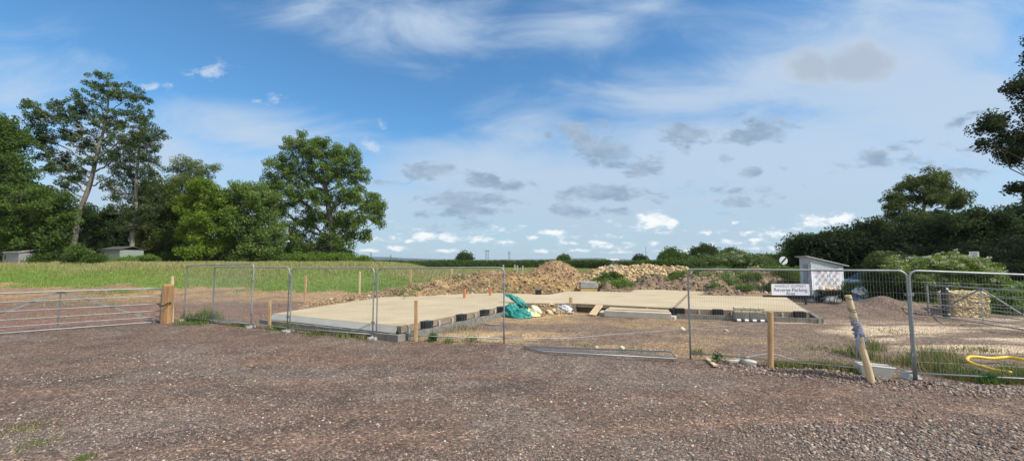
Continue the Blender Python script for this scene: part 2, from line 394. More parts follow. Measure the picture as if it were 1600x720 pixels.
heap('mud_heap', 'dark grey brown mound of lumpy mud behind the middle of the slab',
     [RZ(950, 446, 26.5, 1.4), RZ(985, 440, 27.5, 2.0), RZ(1010, 437, 28, 2.2), RZ(1045, 438, 28, 2.2), RZ(1085, 431, 28.5, 2.3), RZ(1110, 440, 27, 1.8)],
     1., MUD, (4, 17, 23, 33), rough=.55, rocks=dict(n=3600, s=.045, cols=[(.19,.138,.095),(.23,.17,.12),(.14,.10,.07),(.36,.29,.2)]), seed=35)
heap('topsoil_heap', 'brown topsoil bank overgrown with weeds to the left of the shed',
     [RZ(1090, 428, 30, 2.8), RZ(1130, 421, 31, 3.4), RZ(1180, 420, 31, 3.6), RZ(1225, 425, 30, 3.2), RZ(1250, 432, 28, 2.4)],
     1., lambda X, Y, H: cmix((.30, .20, .13), (.23, .16, .11), ss(.42, .6, fbm(X*.9, Y*.9, 86))), (9, 24, 23, 37), rough=.3,
     rocks=dict(n=2200, s=.06, cols=[(.26,.18,.11),(.34,.25,.16),(.2,.14,.09),(.5,.4,.28)]), seed=45)
# ------------------------------------------------------------------ house foundation
fo = thing('house_foundation', G(800, 470), 'pale stepped concrete floor slab on grey block footings in the middle of the site', 'foundation')
ZT = .35
def plan(pts, z): return [tuple(G(x, y, z))[:2] for x, y in pts]
S1 = plan([(428,489.5),(622,509),(790,477),(809,472.7),(849,459.8),(780,457.5),(690,460),(596,464)], ZT)
S2 = plan([(809,472.7),(900,473.5),(1052,480.5),(1073,460),(1099,455.3),(1035,452.5),(992,452.5),(984,456),(905,454.8),(884,455),(862,459.5),(849,459.8)], ZT)
S3 = plan([(1055.5,481.3),(1076,460.6),(1227,463.5),(1262,487)], ZT)
def shrink(pts, d):
    n = len(pts); out = []; c = sum((Vector(p) for p in pts), Vector((0, 0)))/n
    for p in pts:
        v = Vector(p)-c; out.append(tuple(c+v*(1-d/max(v.length, .1))))
    return out
def slab(pts, z0, z1, m, nm='slab', bev=.012):
    mb = MB(); mb.prism(pts, z0, z1); return mb.build(nm, m, fo, bevel=bev)
slab(S1, .2, ZT, CONC); slab(S2, .2, ZT-.003, CONC); slab(S3, .2, ZT-.001, CONC)
for s_, k in ((S1, .3), (S2, .3), (S3, .3)): slab(shrink(s_, k), -.05, .2, BROWN, 'inner_wall', 0)
S4 = plan([(957,477),(1046,481.6),(1049,489.5),(944,484.8)], .23)
slab([tuple(p) for p in S4], .0, .23, CONG, 'lower_slab'); 
slab(plan([(955,477.3),(1044,481.8),(1046,486),(950,482.2)], .27), .232, .27, CONC, 'threshold')
slab(plan([(936,487.5),(1054,494.5),(1064,488.5),(1049,487.5),(940,483.5)], .12), -.02, .12, CONG, 'kerb')
def wall(p0, p1, z0, z1, th, L=.44, skip=None, nm='block_course', gap=.012, ext=0):
    """course of blocks with recessed mortar"""
    p0 = Vector(p0[:2]); p1 = Vector(p1[:2]); d = p1-p0; n = max(1, round(d.length/L)); u = d.normalized(); w = Vector((-u.y, u.x))
    T = Matrix(((u.x, w.x, 0, p0.x), (u.y, w.y, 0, p0.y), (0, 0, 1, 0), (0, 0, 0, 1)))
    mb = MB(T); mm = MB(T); l = d.length/n
    for i in range(n):
        j = random.uniform(-.006, .006)
        mb.box(i*l+gap/2, (i+1)*l-gap/2, j, th+j, z0, z1+random.uniform(-.005, .005))
    mm.box(0.004, d.length-.004, .012, th-.012, z0, z1-.006)
    mm.build('mortar', MORT, mb.build(nm, BLOCK, fo, bevel=.004))
def off(p, q, d):            # edge p->q pushed outwards (to the right of travel)
    p = Vector(p[:2]); q = Vector(q[:2]); u = (q-p).normalized(); n = Vector((u.y, -u.x)); return p+n*d, q+n*d
A, B, Cc, I = S1[0], S1[1], S1[2], S1[3]
a, b = off(A, B, .30); a2, b2 = off(B, Cc, .30)
u1 = (Vector(B)-Vector(A)).normalized(); u2 = (Vector(Cc)-Vector(B)).normalized()
corner = b+u1*.30
wall(a-u1*.3, corner, -.06, .17, .1)
wall(corner+u2*.012, b2+u2*1.0, -.06, .17, .1)
# sloping pale insulation boards on the front left edge
mb = MB(); a_, b_ = Vector(A), Vector(B)
n1 = Vector((u1.y, -u1.x))
q = [Vector((*(a_+n1*.01), .335)), Vector((*(b_+n1*.01), .335)), Vector((*(b_+n1*.09), .165)), Vector((*(a_+n1*.09), .165))]
q2 = [v+Vector((n1.x, n1.y, .25))*.03 for v in q]
mb.add(q+q2, [(0,1,2,3),(7,6,5,4),(0,4,5,1),(1,5,6,2),(2,6,7,3),(3,7,4,0)]); mb.build('insulation_board', BOARD, fo)
def edge_detail(p, q, zl, zh, vents, piers, offn=.0):
    p = Vector(p); q = Vector(q); u = (q-p).normalized(); n = Vector((u.y, -u.x)); L = (q-p).length
    T = Matrix(((u.x, n.x, 0, p.x), (u.y, n.y, 0, p.y), (0, 0, 1, 0), (0, 0, 0, 1)))
    mb = MB(T); mb.box(0.0, L, .004+offn, .05+offn, zl+.03, zh-.01); mb.build('edge_board', BROWN, fo)
    for k in range(piers):
        x = (k+.5)*L/piers; mb = MB(T); mb.box(x-.03, x+.03, .006+offn, .12+offn, zl, zh-.05); mb.build('wall_tie', CONG, fo)
    for v in vents:
        x = v*L; mb = MB(T); mb.box(x-.16, x+.16, .02+offn, .26+offn, zl+.02, zl+.10); mb.box(x-.16, x+.16, .02+offn, .26+offn, zl+.115, zh+.02)
        mb.box(x-.15, x+.15, .025+offn, .22+offn, zl+.01, zh+.01); mb.build('cavity_vent', BLACK, fo, bevel=.006)
edge_detail(B, Cc, .12, ZT, [.17, .46, .70, .90], 9)
mb = MB(); p = Vector(B)+u2*5.3+Vector((u2.y, -u2.x))*.1; mb.tube([(*p, .33), (*(p+Vector((.12, -.1))), .18), (*(p+Vector((.3, -.22))), .16)], .03, 8); mb.build('drain_pipe', mat('white_plastic', (.7, .7, .68), .4, .1), fo)
# right wing
D3, E3 = S3[0], S3[3]; u3 = (Vector(E3)-Vector(D3)).normalized()
a, b = off(D3, E3, .30); wall(a-u3*.0, b+u3*.35, -.06, .17, .1)
F3 = S3[2]; a4, b4 = off(E3, F3, .34); u4 = (Vector(F3)-Vector(E3)).normalized()
wall(a4-u4*.28, a4+u4*3.2, -.06, .17, .1)
edge_detail(D3, E3, .12, ZT, [.03, .33, .93], 8)
edge_detail(E3, F3, .12, ZT, [], 6)
mb = MB(); p0 = G(1078, 455, .36)
# front of the middle slab
a, b = off(I, S2[1], .28); wall(a+Vector((.5, 0)), b, -.06, .15, .1)
edge_detail(I, S2[1], .12, ZT, [], 5); edge_detail(S2[1], S2[2], .26, ZT, [], 2)
# dark joint between middle and right slabs, and its downstand
mb = MB(); j0 = Vector(S2[2]); j1 = Vector(S2[3]); 
mb.bar((*(j0+Vector((.03, .02))), ZT+.012), (*(j1+Vector((.03, 0))), ZT+.012), .05, .03); mb.build('joint_strip', BROWN, fo)
mb = MB(); p = G(1050, 483, .3); mb.box(p.x-.12, p.x-.02, p.y-.35, p.y-.05, .12, .36); mb.box(p.x-.02, p.x+.06, p.y-.12, p.y-.05, .2, .37); mb.build('cavity_vent', BLACK, fo)
# black upstand, timber stub and orange pipes
def stub(px, py, w, h, m, nm, lab, cat, z=ZT, rnd=False, grp=None):
    p = G(px, py, z); mb = MB()
    if rnd: mb.tube([(p.x, p.y, z-.1), (p.x, p.y, z+h)], w/2, 12)
    else: mb.box(p.x-w/2, p.x+w/2, p.y-w/2, p.y+w/2, z+.0, z+h)
    return tag(mb.build(nm, m, loc=tuple(p), bevel=0 if rnd else .01), lab, cat, grp)
stub(841, 459.8, .30, .24, BLACK, 'duct_box', 'black plastic duct box standing at the joint of the slabs', 'duct', z=ZT)
stub(892, 473, .13, .24, TIMB, 'timber_stub', 'short brown timber block upright on the front edge of the slab', 'timber block')
PIPE = mat('clay_pipe', (.5, .17, .06), .5, .15)
stub(726, 465.3, .13, .42, PIPE, 'drain_pipe', 'orange drain pipe stub rising through the slab, nearer the left', 'pipe', rnd=True, grp='orange drain pipe stubs')
stub(766, 461.5, .12, .38, PIPE, 'drain_pipe', 'orange drain pipe stub rising through the slab by the fence post with no panel beyond', 'pipe', rnd=True, grp='orange drain pipe stubs')
# timber plank ramp
mb = MB(); p, q = G(925, 492, .03), G(937, 476.5, .37); mb.bar(p, q, .32, .035)
tag(mb.build('plank', TIMP, loc=tuple(p), bevel=.004), 'pale timber plank leaning as a ramp against the slab edge', 'plank')
# sand coloured stones lying on the far slab
# block stack in front of the right wing
st = thing('block_stack', G(1172, 500), 'stack of two large grey blocks topped with cream stones on a black and white pole', 'block stack')
p = G(1147, 499, .06); q = G(1197, 500.5, .06); u = (q-p).normalized()
T = Matrix(((u.x, -u.y, 0, p.x), (u.y, u.x, 0, p.y), (0, 0, 1, 0), (0, 0, 0, 1))); Lq = (q-p).length
for i in range(2):
    mb = MB(T); mb.box(i*Lq/2+.008, (i+1)*Lq/2-.008, 0, .22, .07, .30); mb.build('grey_block', BLOCK, st, bevel=.006)
CREAM = mat('cream_stone', (.56, .49, .33), .9, .22, 6, .5, 40)
rr = random.Random(3)
for row, z in ((0, .305), (1, .40)):
    x = .02
    while x < Lq-.15:
        w = rr.uniform(.18, .34)
        if x+w > Lq: w = Lq-x
        mb = MB(T); mb.box(x, x+w-.012, rr.uniform(-.01, .02), .2, z, z+.088+rr.uniform(-.01, .005)); mb.build('cream_stone', CREAM, st, bevel=.015); x += w
for k in range(9):
    mb = MB(T); x = -.05+k*(Lq+.1)/9; mb.tube([(x, -.06, .045), (x+(Lq+.1)/9, -.06, .045)], .045, 10)
    mb.build('pole_band', mat('white_plastic', (.7, .7, .68), .4, .1) if k % 2 else BLACK, st)
mb = MB(T); mb.box(0, Lq, 0, .22, 0, .07); mb.build('pallet', BROWN, st)
# low stack of timber beside the heap
tb = thing('timber_stack', G(921, 456), 'small stack of grey and yellow boards between the clay heap and the mud', 'timber stack')
p = W(921, 453, 26.5); mb = MB()
mb.box(p.x-.6, p.x+.45, p.y-.3, p.y+.3, -.02, .42); mb.build('yellow_board', mat('ply', (.5, .36, .16), .8), tb)
mb = MB(); 
for i in range(3): mb.box(p.x-.62+i*.02, p.x+.5-i*.05, p.y-.33, p.y+.32, .425+i*.13, .425+i*.13+.11)
mb.build('grey_board', mat('grey_board', (.36, .36, .34), .8, .3), tb)
# crumpled sheets ----------------------------------------------------
def crumple(name, label, cat, c, r, m, seed, parent=None, amp=.45, freq=2.2, loc=None):
    V, F = ICO2; V = V.copy(); f = lambda s, q: fbm(V[:, 0]*q+V[:, 2]*1.7*q+s, V[:, 1]*q-V[:, 2]*q, seed+s, 4)
    rg = lambda q: 1-np.minimum(1, np.abs(q-.5)*5); k = 1-amp*.75+amp*.55*rg(f(0, freq*.8))+amp*.22*rg(f(3, freq*1.7))
    V = V*k[:, None]*np.array(r); V[:, 2] = np.maximum(V[:, 2], -.0)
    o = link(name, np_mesh(name, V, F, None, True), m, parent, None if parent else c)
    if parent: o.location = Vector(c)-wloc(parent)
    if label: tag(o, label, cat)
    return o
TARP = mat('green_tarp', (.015, .22, .19), .45, .45, 3, .5, 9)
t = thing('tarpaulin', G(806, 497), 'crumpled sea green tarpaulin dumped in front of the slab', 'tarpaulin')
crumple('fold', None, None, G(799, 494)+Vector((0, 0, .0)), (.42, .4, .52), TARP, 3, t)
crumple('fold', None, None, G(812, 495.5), (.50, .35, .36), TARP, 13, t)
mb = MB(); p = G(790, 487); 
ob = crumple('fold', None, None, p+Vector((.42, .25, .38)), (.62, .2, .26), TARP, 23, t); ob.rotation_euler = (0, .55, -.1)
YB = mat('yellow_sack', (.66, .60, .26), .6, .4, 5, .3, 20, col2=(.62, .60, .50))
crumple('sack', 'crumpled yellow and white sack slumped beside the green tarpaulin', 'sack', G(834, 493), (.36, .3, .42), YB, 33)
GS = mat('grey_sheet', (.50, .50, .50), .35, .35, 4, .2, 20)
o = crumple('plastic_sheet', 'crumpled grey white plastic sheeting on the stones by the slab', 'plastic sheet', G(881, 489)+Vector((0, 0, .02)), (.42, .3, .36), GS, 43, amp=.7)
heap('stone_heap', 'small heap of orange yellow stones between the sack and the plastic sheet',
     [(G(846, 488).x, G(846, 488).y, .34, .7), (G(866, 488).x, G(866, 488).y+.1, .34, .7)], 1.,
     clay_col, (-.5, 3.5, 14, 19), res=.05, rocks=dict(n=500, s=.05, cols=ORS[:1]+ORS[2:3]+ORS[5:]), seed=65, rough=.1)
mb = MB(); mb.tube(smooth_path([G(757, 500, .12), G(760, 506, .03), G(770, 507, .03), G(784, 506, .05)]), .02, 8)
tag(mb.build('pipe', GALV, loc=tuple(G(760, 506))), 'bent grey pipe lying on the gravel left of the tarpaulin', 'pipe')
# ------------------------------------------------------------------ temporary fence panels
def foot(p): return Vector((p.x, p.y, float(hgt(p.x, p.y))))
def panel(p0, p1, label, H=1.94, H2=None, feet=(0, 1), tilt=0., grp='temporary mesh fence panels', side=1):
    p0 = foot(p0); p1 = foot(p1); H2 = H2 or H
    d = Vector((p1.x-p0.x, p1.y-p0.y, 0)); L = d.length; u = d.normalized(); n = Vector((-u.y, u.x, 0))
    t = thing('mesh_barrier', p0, label, 'fence panel', grp)
    def at(x, z):
        s = x/L; base = p0.z+(p1.z-p0.z)*s; return Vector((p0.x+u.x*x, p0.y+u.y*x, base+z))+n*(tilt*z)
    r = .13; path = [at(0, 0), at(0, .6), at(0, H-r)]
    for k in range(1, 6): a = k*math.pi/10; path.append(at(r-r*math.cos(a), H-r+r*math.sin(a)))
    path.append(at(L/2, (H+H2)/2))
    for k in range(0, 6): a = k*math.pi/10; path.append(at(L-r+r*math.sin(a), H2-r+r*math.cos(a)))
    path += [at(L, .6), at(L, 0)]
    mb = MB(); mb.tube(path, .020, 8); mb.tube([at(.02, .13), at(L-.02, .13)], .016, 6); mb.build('frame', GALV, t, smooth=True)
    V = []; F = []; w = .0012
    def wire(a, b):
        k = len(V); d_ = (b-a).normalized(); x = n*w; y = d_.cross(n).normalized()*w
        for q_ in (a, b): V.extend([tuple(q_+x-p0), tuple(q_+y-p0), tuple(q_-x-p0), tuple(q_-y-p0)])
        F.extend([(k+i, k+(i+1) % 4, k+4+(i+1) % 4, k+4+i) for i in range(4)])
    x = .045
    while x < L-.02:
        e = min(1, x/r, (L-x)/r); top = (H+(H2-H)*x/L)-r+r*math.sqrt(max(0, 1-(1-e)**2)); wire(at(x, .13), at(x, top)); x += .045
    z = .33
    while z < H-.05: wire(at(.01, z), at(L-.01, z+(H2-H)*z/H)); z += .2
    link('wire_mesh', np_mesh('wire_mesh', V, F), WIRE, t)
    for e in feet:
        q = at(e*L, 0); m_ = MB()
        m_.tube([q+Vector((0, 0, .01)), q+Vector((0, 0, .10))], .034, 8); m_.bar(q-n*.16+Vector((0, 0, .035)), q+n*.16+Vector((0, 0, .035)), .10, .07)
        m_.build('foot', mat('foot_concrete', (.33, .32, .29), .9, .3, 6, .5, 40), t, bevel=.01)
    for z in (.45, 1.5):
        q = at(L if side > 0 else 0, z); m_ = MB(); m_.bar(q-u*.05, q+u*.05, .03, .05); m_.build('clamp', GALVD, t)
    return t
panel(G(287, 501), G(392, 511.5), 'leftmost fence panel, set askew in front of its neighbour nearest the gate post', H=1.96, H2=2.03)
panel(G(331, 504), G(448.5, 517.5), 'fence panel overlapped by the leftmost panel, second from the gate post', H=1.90, H2=1.93)
panel(G(452.5, 518), G(582, 529), 'fence panel before the left corner of the slab, between the short and tall leaning stakes', H=1.91, H2=1.93)
panel(G(588, 529.5), G(787.5, 537), 'fence panel in front of the slab corner and black vents, ending at the tarpaulin', H=1.93, H2=1.93, feet=(0,))
panel(G(1079, 560), G(1429, 595), 'long fence panel in front of the parking sign and shed', H=1.93, H2=1.92, feet=())
p = G(1432, 595.5); q = G(1600, 604); q = p+(q-p).normalized()*3.5
panel(p, q, 'rightmost fence panel leaning over the weeds and running out of the picture', H=1.92, H2=1.80, feet=(), side=0)
# fallen panel lying flat
fp = thing('mesh_barrier', G(950, 552), 'fence panel fallen flat on the gravel in the gap of the fence', 'fence panel', None)
a, b, c, d = G(817, 541.0, .07), G(1048, 549, .10), G(1057, 560, .06), G(850, 549, .06)
mb = MB(); mb.tube([a, b, c, d, a], .016, 8); mb.build('frame', GALV, fp, smooth=True)
V = []; F = []
def wr(p, q):
    k = len(V); x = Vector((0, 0, .0018)); y = Vector((.0018, .001, 0)); o_ = wloc(fp)
    for e in (p, q): V.extend([tuple(e+x-o_), tuple(e+y-o_), tuple(e-x-o_), tuple(e-y-o_)])
    F.extend([(k+i, k+(i+1) % 4, k+4+(i+1) % 4, k+4+i) for i in range(4)])
for i in range(1, 70): s = i/70; wr(a.lerp(b, s), d.lerp(c, s))
for i in range(1, 12): s = i/12; wr(a.lerp(d, s), b.lerp(c, s))
link('wire_mesh', np_mesh('wire_mesh', V, F), GALVD, fp)
for px, py, s_ in ((932, 546, .05), (972, 545.5, .055)):
    V1, F1, _ = stones_np(np.array([[*tuple(G(px, py))[:2], .03]]), np.array([s_]), np.array([[1, 1, 1.]]), ICO1, 1, px)
    q = np.array(tuple(G(px, py, 0))); tag(link('stone', np_mesh('stone', V1-q, F1), CREAM, None, tuple(q)),
        'pale stone beside the fallen fence panel, the one %s' % ('nearer its middle' if px < 950 else 'nearer its right end'), 'stone')
# ------------------------------------------------------------------ timber posts and stakes
def post(px, pyb, pyt, w, m, label, name='timber_stake', rnd=False, grp=None, D=None, dx=0, lean=(0, 0)):
    p = G(px, pyb) if D is None else W(px, 432, D)
    if D is not None: p.z = float(hgt(p.x, p.y))
    top = W(px+dx, pyt, p.y); mb = MB(); z0 = float(hgt(p.x, p.y))
    if rnd: mb.tube([(p.x, p.y, z0-.1), tuple((p+top)/2), tuple(top)], [w/2, w/2*.98, w/2*.93], 12)
    else: mb.bar((p.x, p.y, z0-.1), top, w, w)
    return tag(mb.build(name, m, loc=(p.x, p.y, z0), bevel=.006), label, 'stake' if 'stake' in name else 'post', grp)
post(421.5, 512.5, 469, .075, TIMB, 'short orange brown stake left of the slab corner')
post(650, 532.5, 469, .085, TIMB, 'brown stake standing in front of the slab side vents')
post(1204, 577, 487, .105, TIMB, 'round brown stake in front of the block stack', rnd=True)
post(562.5, 0, 424, .085, TIMP, 'pale stake in the soil beyond the third fence panel', D=24)
post(478, 0, 430, .09, TIMB, 'brown stake in the soil left of the slab beyond the fence', D=21)
post(642, 0, 421, .10, TIMB, 'brown stake behind the clay bank, left of a paler one', D=26)
post(706, 0, 419, .09, TIMP, 'pale stake in the grass behind the clay bank', D=31)
post(269.5, 503, 431.5, .06, TIMP, 'thin pale stake standing against the gate post')
for i, (px, t_) in enumerate(((786.5, 413.5), (804.5, 413.5), (808.5, 414.5), (817, 415))):
    post(px, 0, t_, .13, mat('weathered_timber', (.42, .40, .33), .9), 'weathered pale stake showing above the clay bank against the far hedge', grp='weathered stakes beyond the clay bank', D=38)
# leaning pole with blue twine
lp = thing('wooden_pole', G(1362, 598), 'round pale pole leaning against the fence, bound with blue twine', 'pole')
b0 = G(1362, 598); t0 = W(1325, 461, b0.y+.12)
mb = MB(); mb.tube([b0.lerp(t0, k/6)+Vector((.006*math.sin(k*2), 0, 0)) for k in range(7)], [.056, .054, .055, .053, .052, .053, .050], 14); mb.build('pole', TIMP, lp, smooth=False)
TW = mat('blue_twine', (.22, .26, .42), .6, .4, 20); mb = MB()
rr = random.Random(5)
for k in range(26):
    s = rr.gauss(.60, .055); c = b0.lerp(t0, s); pts = []
    r_ = .06+rr.uniform(0, .02); tl = rr.uniform(-.05, .05); a0 = rr.uniform(0, 6)
    for j in range(11): a = a0+j*6.3/10; pts.append(c+Vector((math.cos(a)*r_, math.sin(a)*r_, tl*math.sin(a*1.0)+rr.uniform(-.012, .012))))
    mb.tube(pts, .0045, 4)
for k in range(7):
    c = b0.lerp(t0, .58); x = rr.uniform(-.12, .12); mb.tube(smooth_path([c+Vector((x*.4, -.06, 0)), c+Vector((x, -.09, -.18)), c+Vector((x*1.2+rr.uniform(-.05, .05), -.06, -.4+rr.uniform(-.1, .1)))], 4), .004, 4)
mb.build('twine', TW, lp)
for s in (.82, .845, .97): 
    mb = MB(); c = b0.lerp(t0, s); mb.tube([c+Vector((math.cos(a)*.057, math.sin(a)*.057, .02*math.sin(a))) for a in np.linspace(0, 6.3, 12)], .006, 4); mb.build('binding', BLACK, lp)
# wire run between stakes
mb = MB(); W1 = mat('pale_wire', (.5, .5, .56), .5, .1)
for pts in ([W(790, 527, 11), W(880, 528, 10.9), W(960, 522, 11), W(1079, 513, 10), W(1200, 505, 8.9)],
            [G(1150, 561, .04), G(1175, 556, .1), G(1204, 552, .16), G(1235, 560, .08), G(1262, 568, .03)]):
    mb.tube(smooth_path(pts, 6), .005, 5)
tag(mb.build('fence_wire', W1, loc=tuple(G(1204, 577))), 'slack grey wire strung from the round stake across the site', 'wire')
# ------------------------------------------------------------------ field gates
def gate(name, label, p0, p1, H, nbar, brace_at, z0=0, drop=0, zig=None):
    t = thing(name, p0, label, 'gate'); u = (p1-p0); u.z = 0; L = u.length; u = u.normalized()
    at = lambda x, z: Vector((p0.x+u.x*x, p0.y+u.y*x, z0+z+drop*math.sin(math.pi*x/L)*(z/H)))
    mb = MB(); mb.tube([at(x, H) for x in np.linspace(0, L, 10)], .024, 10); mb.tube([at(x, .03) for x in np.linspace(0, L, 10)], .021, 10)
    mb.build('outer_rail', GALV, t, smooth=True)
    zs = [H*f for f in ((.17, .345, .55, .78) if nbar == 4 else (.13, .27, .42, .59, .78))]
    for z in zs: mb = MB(); mb.tube([at(x, z) for x in np.linspace(0.02, L-.02, 10)], .014, 8); mb.build('bar', GALV, t, smooth=True)
    for x in (0, L): mb = MB(); mb.bar(at(x, 0.0), at(x, H+.02), .05, .05); mb.build('stile', GALVD, t)
    n = Vector((-u.y, u.x, 0))*.02
    mb = MB(); mb.bar(at(brace_at, .03)+n, at(brace_at, H)+n, .045, .015); mb.build('upright', GALVD, t)
    for xe in (0.05, L-.05):
        mb = MB(); mb.bar(at(brace_at, H-.02)+n*1.8, at(xe, .06)+n*1.8, .02, .045); mb.build('brace', GALVD, t)
    return t
e = G(250.5, 503.5); m_ = G(90, 515.5); u = (m_-e).normalized(); s0 = e+u*4.7
gate('field_gate', 'closed galvanised field gate across the yard at the left edge', s0, e, 1.17, 4, 4.7-(m_-e).length)
gp = thing('gate_post', G(260, 504.5), 'thick square timber gate post holding the closed field gate', 'post')
p = G(260, 504.5); p.z = float(hgt(p.x, p.y)); w = .115; mb = MB()
mb.add([(p.x+sx*w, p.y+sy*w, p.z-.1) for sx, sy in ((-1,-1),(1,-1),(1,1),(-1,1))]+[(p.x+sx*w, p.y+sy*w, p.z+1.27) for sx, sy in ((-1,-1),(1,-1),(1,1),(-1,1))]+[(p.x+sx*w*.7, p.y+sy*w*.7, p.z+1.32) for sx, sy in ((-1,-1),(1,-1),(1,1),(-1,1))],
       [(0,1,5,4),(1,2,6,5),(2,3,7,6),(3,0,4,7),(4,5,9,8),(5,6,10,9),(6,7,11,10),(7,4,8,11),(8,9,10,11)])
mb.build('timber', mat('gatepost_timber', (.36, .205, .09), .85, .45, 4, .5, 30, stretch=(3, 3, .4)), gp, bevel=.012)
mb = MB(); mb.tube(smooth_path([W(247, 475, p.y-.2), W(251, 478, p.y-.22), W(258, 476.5, p.y-.2), W(264, 472, p.y-.17), W(267, 474, p.y)], 4), .018, 6); mb.build('chain', BLACK, gp)
# right gate: runs towards the camera
e0 = G(1452, 496); e1 = G(1600, 519); e1 = e0+(e1-e0).normalized()*3.9
gate('field_gate', 'open galvanised field gate in front of the stone wall at the right', e0, e1, 1.17, 5, 2.0, z0=.05, drop=.0)
q = G(1483, 502); 
t = thing('gate_post', (q.x, q.y+.5, 0), 'dark round post beside the stone wall behind the open gate', 'post'); q = Vector((q.x+.5, q.y+.55, 0))
mb = MB(); mb.tube([(q.x, q.y, -.1), (q.x, q.y, 1.18)], .10, 12); mb.build('timber', mat('tarred_timber', (.045, .04, .036), .8), t)
mb = MB(); 
for z in (1.10, .18): mb.tube([(q.x-.02, q.y-.13, z), (q.x-.02, q.y-.09, z)], .035, 8)
mb.build('insulator', mat('white_plastic', (.7, .7, .68), .4, .1), t)
# ------------------------------------------------------------------ dry stone wall end
def stone_wall(x0, x1, y0, y1, H, label):
    t = thing('stone_wall', ((x0+x1)/2, y0, 0), label, 'wall'); o_ = np.array(((x0+x1)/2, y0, 0)); r = np.random.RandomState(9); rr = random.Random(9)
    n = 1300; X_ = r.uniform(x0+.04, x1-.04, n); Z_ = r.uniform(.03, H, n); Y_ = np.full(n, y0+.03)+r.uniform(-.015, .02, n)
    k = r.uniform(0, 1, n); tp = k < .16; Y_[tp] = r.uniform(y0+.04, y1-.04, tp.sum()); Z_[tp] = H-.01+r.uniform(-.02, .04, tp.sum())
    sd = (k > .16) & (k < .3); X_[sd] = x0+.03; Y_[sd] = r.uniform(y0+.04, y1-.04, sd.sum())
    sz = r.uniform(.028, .072, n); cc = np.array([(.50,.38,.20),(.42,.31,.16),(.56,.45,.27),(.36,.27,.15),(.48,.36,.2)])[r.choice(5, n)]*r.uniform(.8, 1.15, (n, 1))
    V1, F1, c1 = stones_np(np.stack([X_, Y_, Z_], 1)-o_, sz, cc, ICO1, .75, 77); link('masonry', np_mesh('masonry', V1, F1, c1), STONE, t)
    mb = MB(); mb.box(x0+.02, x1-.02, y0+.04, y1-.01, 0, H-.03); mb.build('mortar', mat('lime_mortar', (.42, .34, .22), .95), t)
p = W(1488, 460, 15.3); p2 = W(1546, 460, 15.3)
stone_wall(p.x, p2.x, 15.3, 15.85, .93, 'end of a rough cream limestone wall behind the open gate')
# ------------------------------------------------------------------ things by the right fence
TR = mat('trough_plastic', (.60, .60, .53), .4, .25, 3)
t = thing('planter_trough', G(1371, 594), 'grubby white plastic trough behind the foot of the leaning pole', 'trough')
p, q = G(1345, 590), G(1395, 593.5); u = (q-p).normalized(); T = Matrix(((u.x, -u.y, 0, p.x), (u.y, u.x, 0, p.y), (0, 0, 1, float(hgt(p.x, p.y))), (0, 0, 0, 1))); L_ = (q-p).length
T = T @ Matrix.Rotation(.05, 4, 'Y')
mb = MB(T); o_ = [(0.03, 0), (L_-.03, 0), (L_-.03, .16), (.03, .16)]; tp = [(-.02, -.04), (L_+.02, -.04), (L_+.02, .2), (-.02, .2)]
i_ = [(.02, -.01), (L_-.02, -.01), (L_-.02, .17), (.02, .17)]; bi = [(.05, .02), (L_-.05, .02), (L_-.05, .14), (.05, .14)]
V_ = [(*a, .01) for a in o_]+[(*a, .215) for a in tp]+[(*a, .215) for a in i_]+[(*a, .03) for a in bi]
F_ = [(3, 2, 1, 0)]
for k in (0, 4, 8): F_ += [(k+i, k+(i+1) % 4, k+4+(i+1) % 4, k+4+i) for i in range(4)]
mb.add(V_, F_+[(12, 13, 14, 15)]); mb.build('body', TR, t)
mb = MB(T); mb.tube([(*a, .217) for a in tp]+[(*tp[0], .217)], .012, 6); mb.build('rim', TR, t)
p = G(1430, 594); z = float(hgt(p.x, p.y)); mb = MB()
mb.add([(p.x-.14, p.y-.03, z), (p.x+.13, p.y-.05, z), (p.x+.13, p.y+.2, z), (p.x-.14, p.y+.2, z), (p.x-.06, p.y+.02, z+.14), (p.x+.03, p.y+.02, z+.14), (p.x+.03, p.y+.13, z+.14), (p.x-.06, p.y+.13, z+.14)],
       [(3,2,1,0),(4,5,6,7),(0,1,5,4),(1,2,6,5),(2,3,7,6),(3,0,4,7)])
tag(mb.build('rubber_block', mat('grey_plastic', (.42, .44, .42), .5, .2), loc=(p.x, p.y, z), bevel=.02), 'grey tapered block under the meeting of the two right panels', 'fence block')
YP = mat('yellow_pipe', (.75, .48, .02), .4, .15, 5)
pts = [G(1580, 582, .12), G(1555, 578, .10), G(1530, 571, .10), G(1516, 566, .11), G(1511, 561.5, .13), G(1514, 557.5, .15), G(1524, 557, .14), G(1548, 559.5, .12), G(1575, 558, .13), G(1605, 563, .13), G(1640, 572, .06), G(1660, 584, .05)]
mb = MB(); mb.tube(smooth_path(pts, 8), .030, 12); tag(mb.build('yellow_pipe', YP, loc=tuple(G(1550, 570)), smooth=True), 'loop of yellow corrugated pipe lying in the weeds', 'pipe')
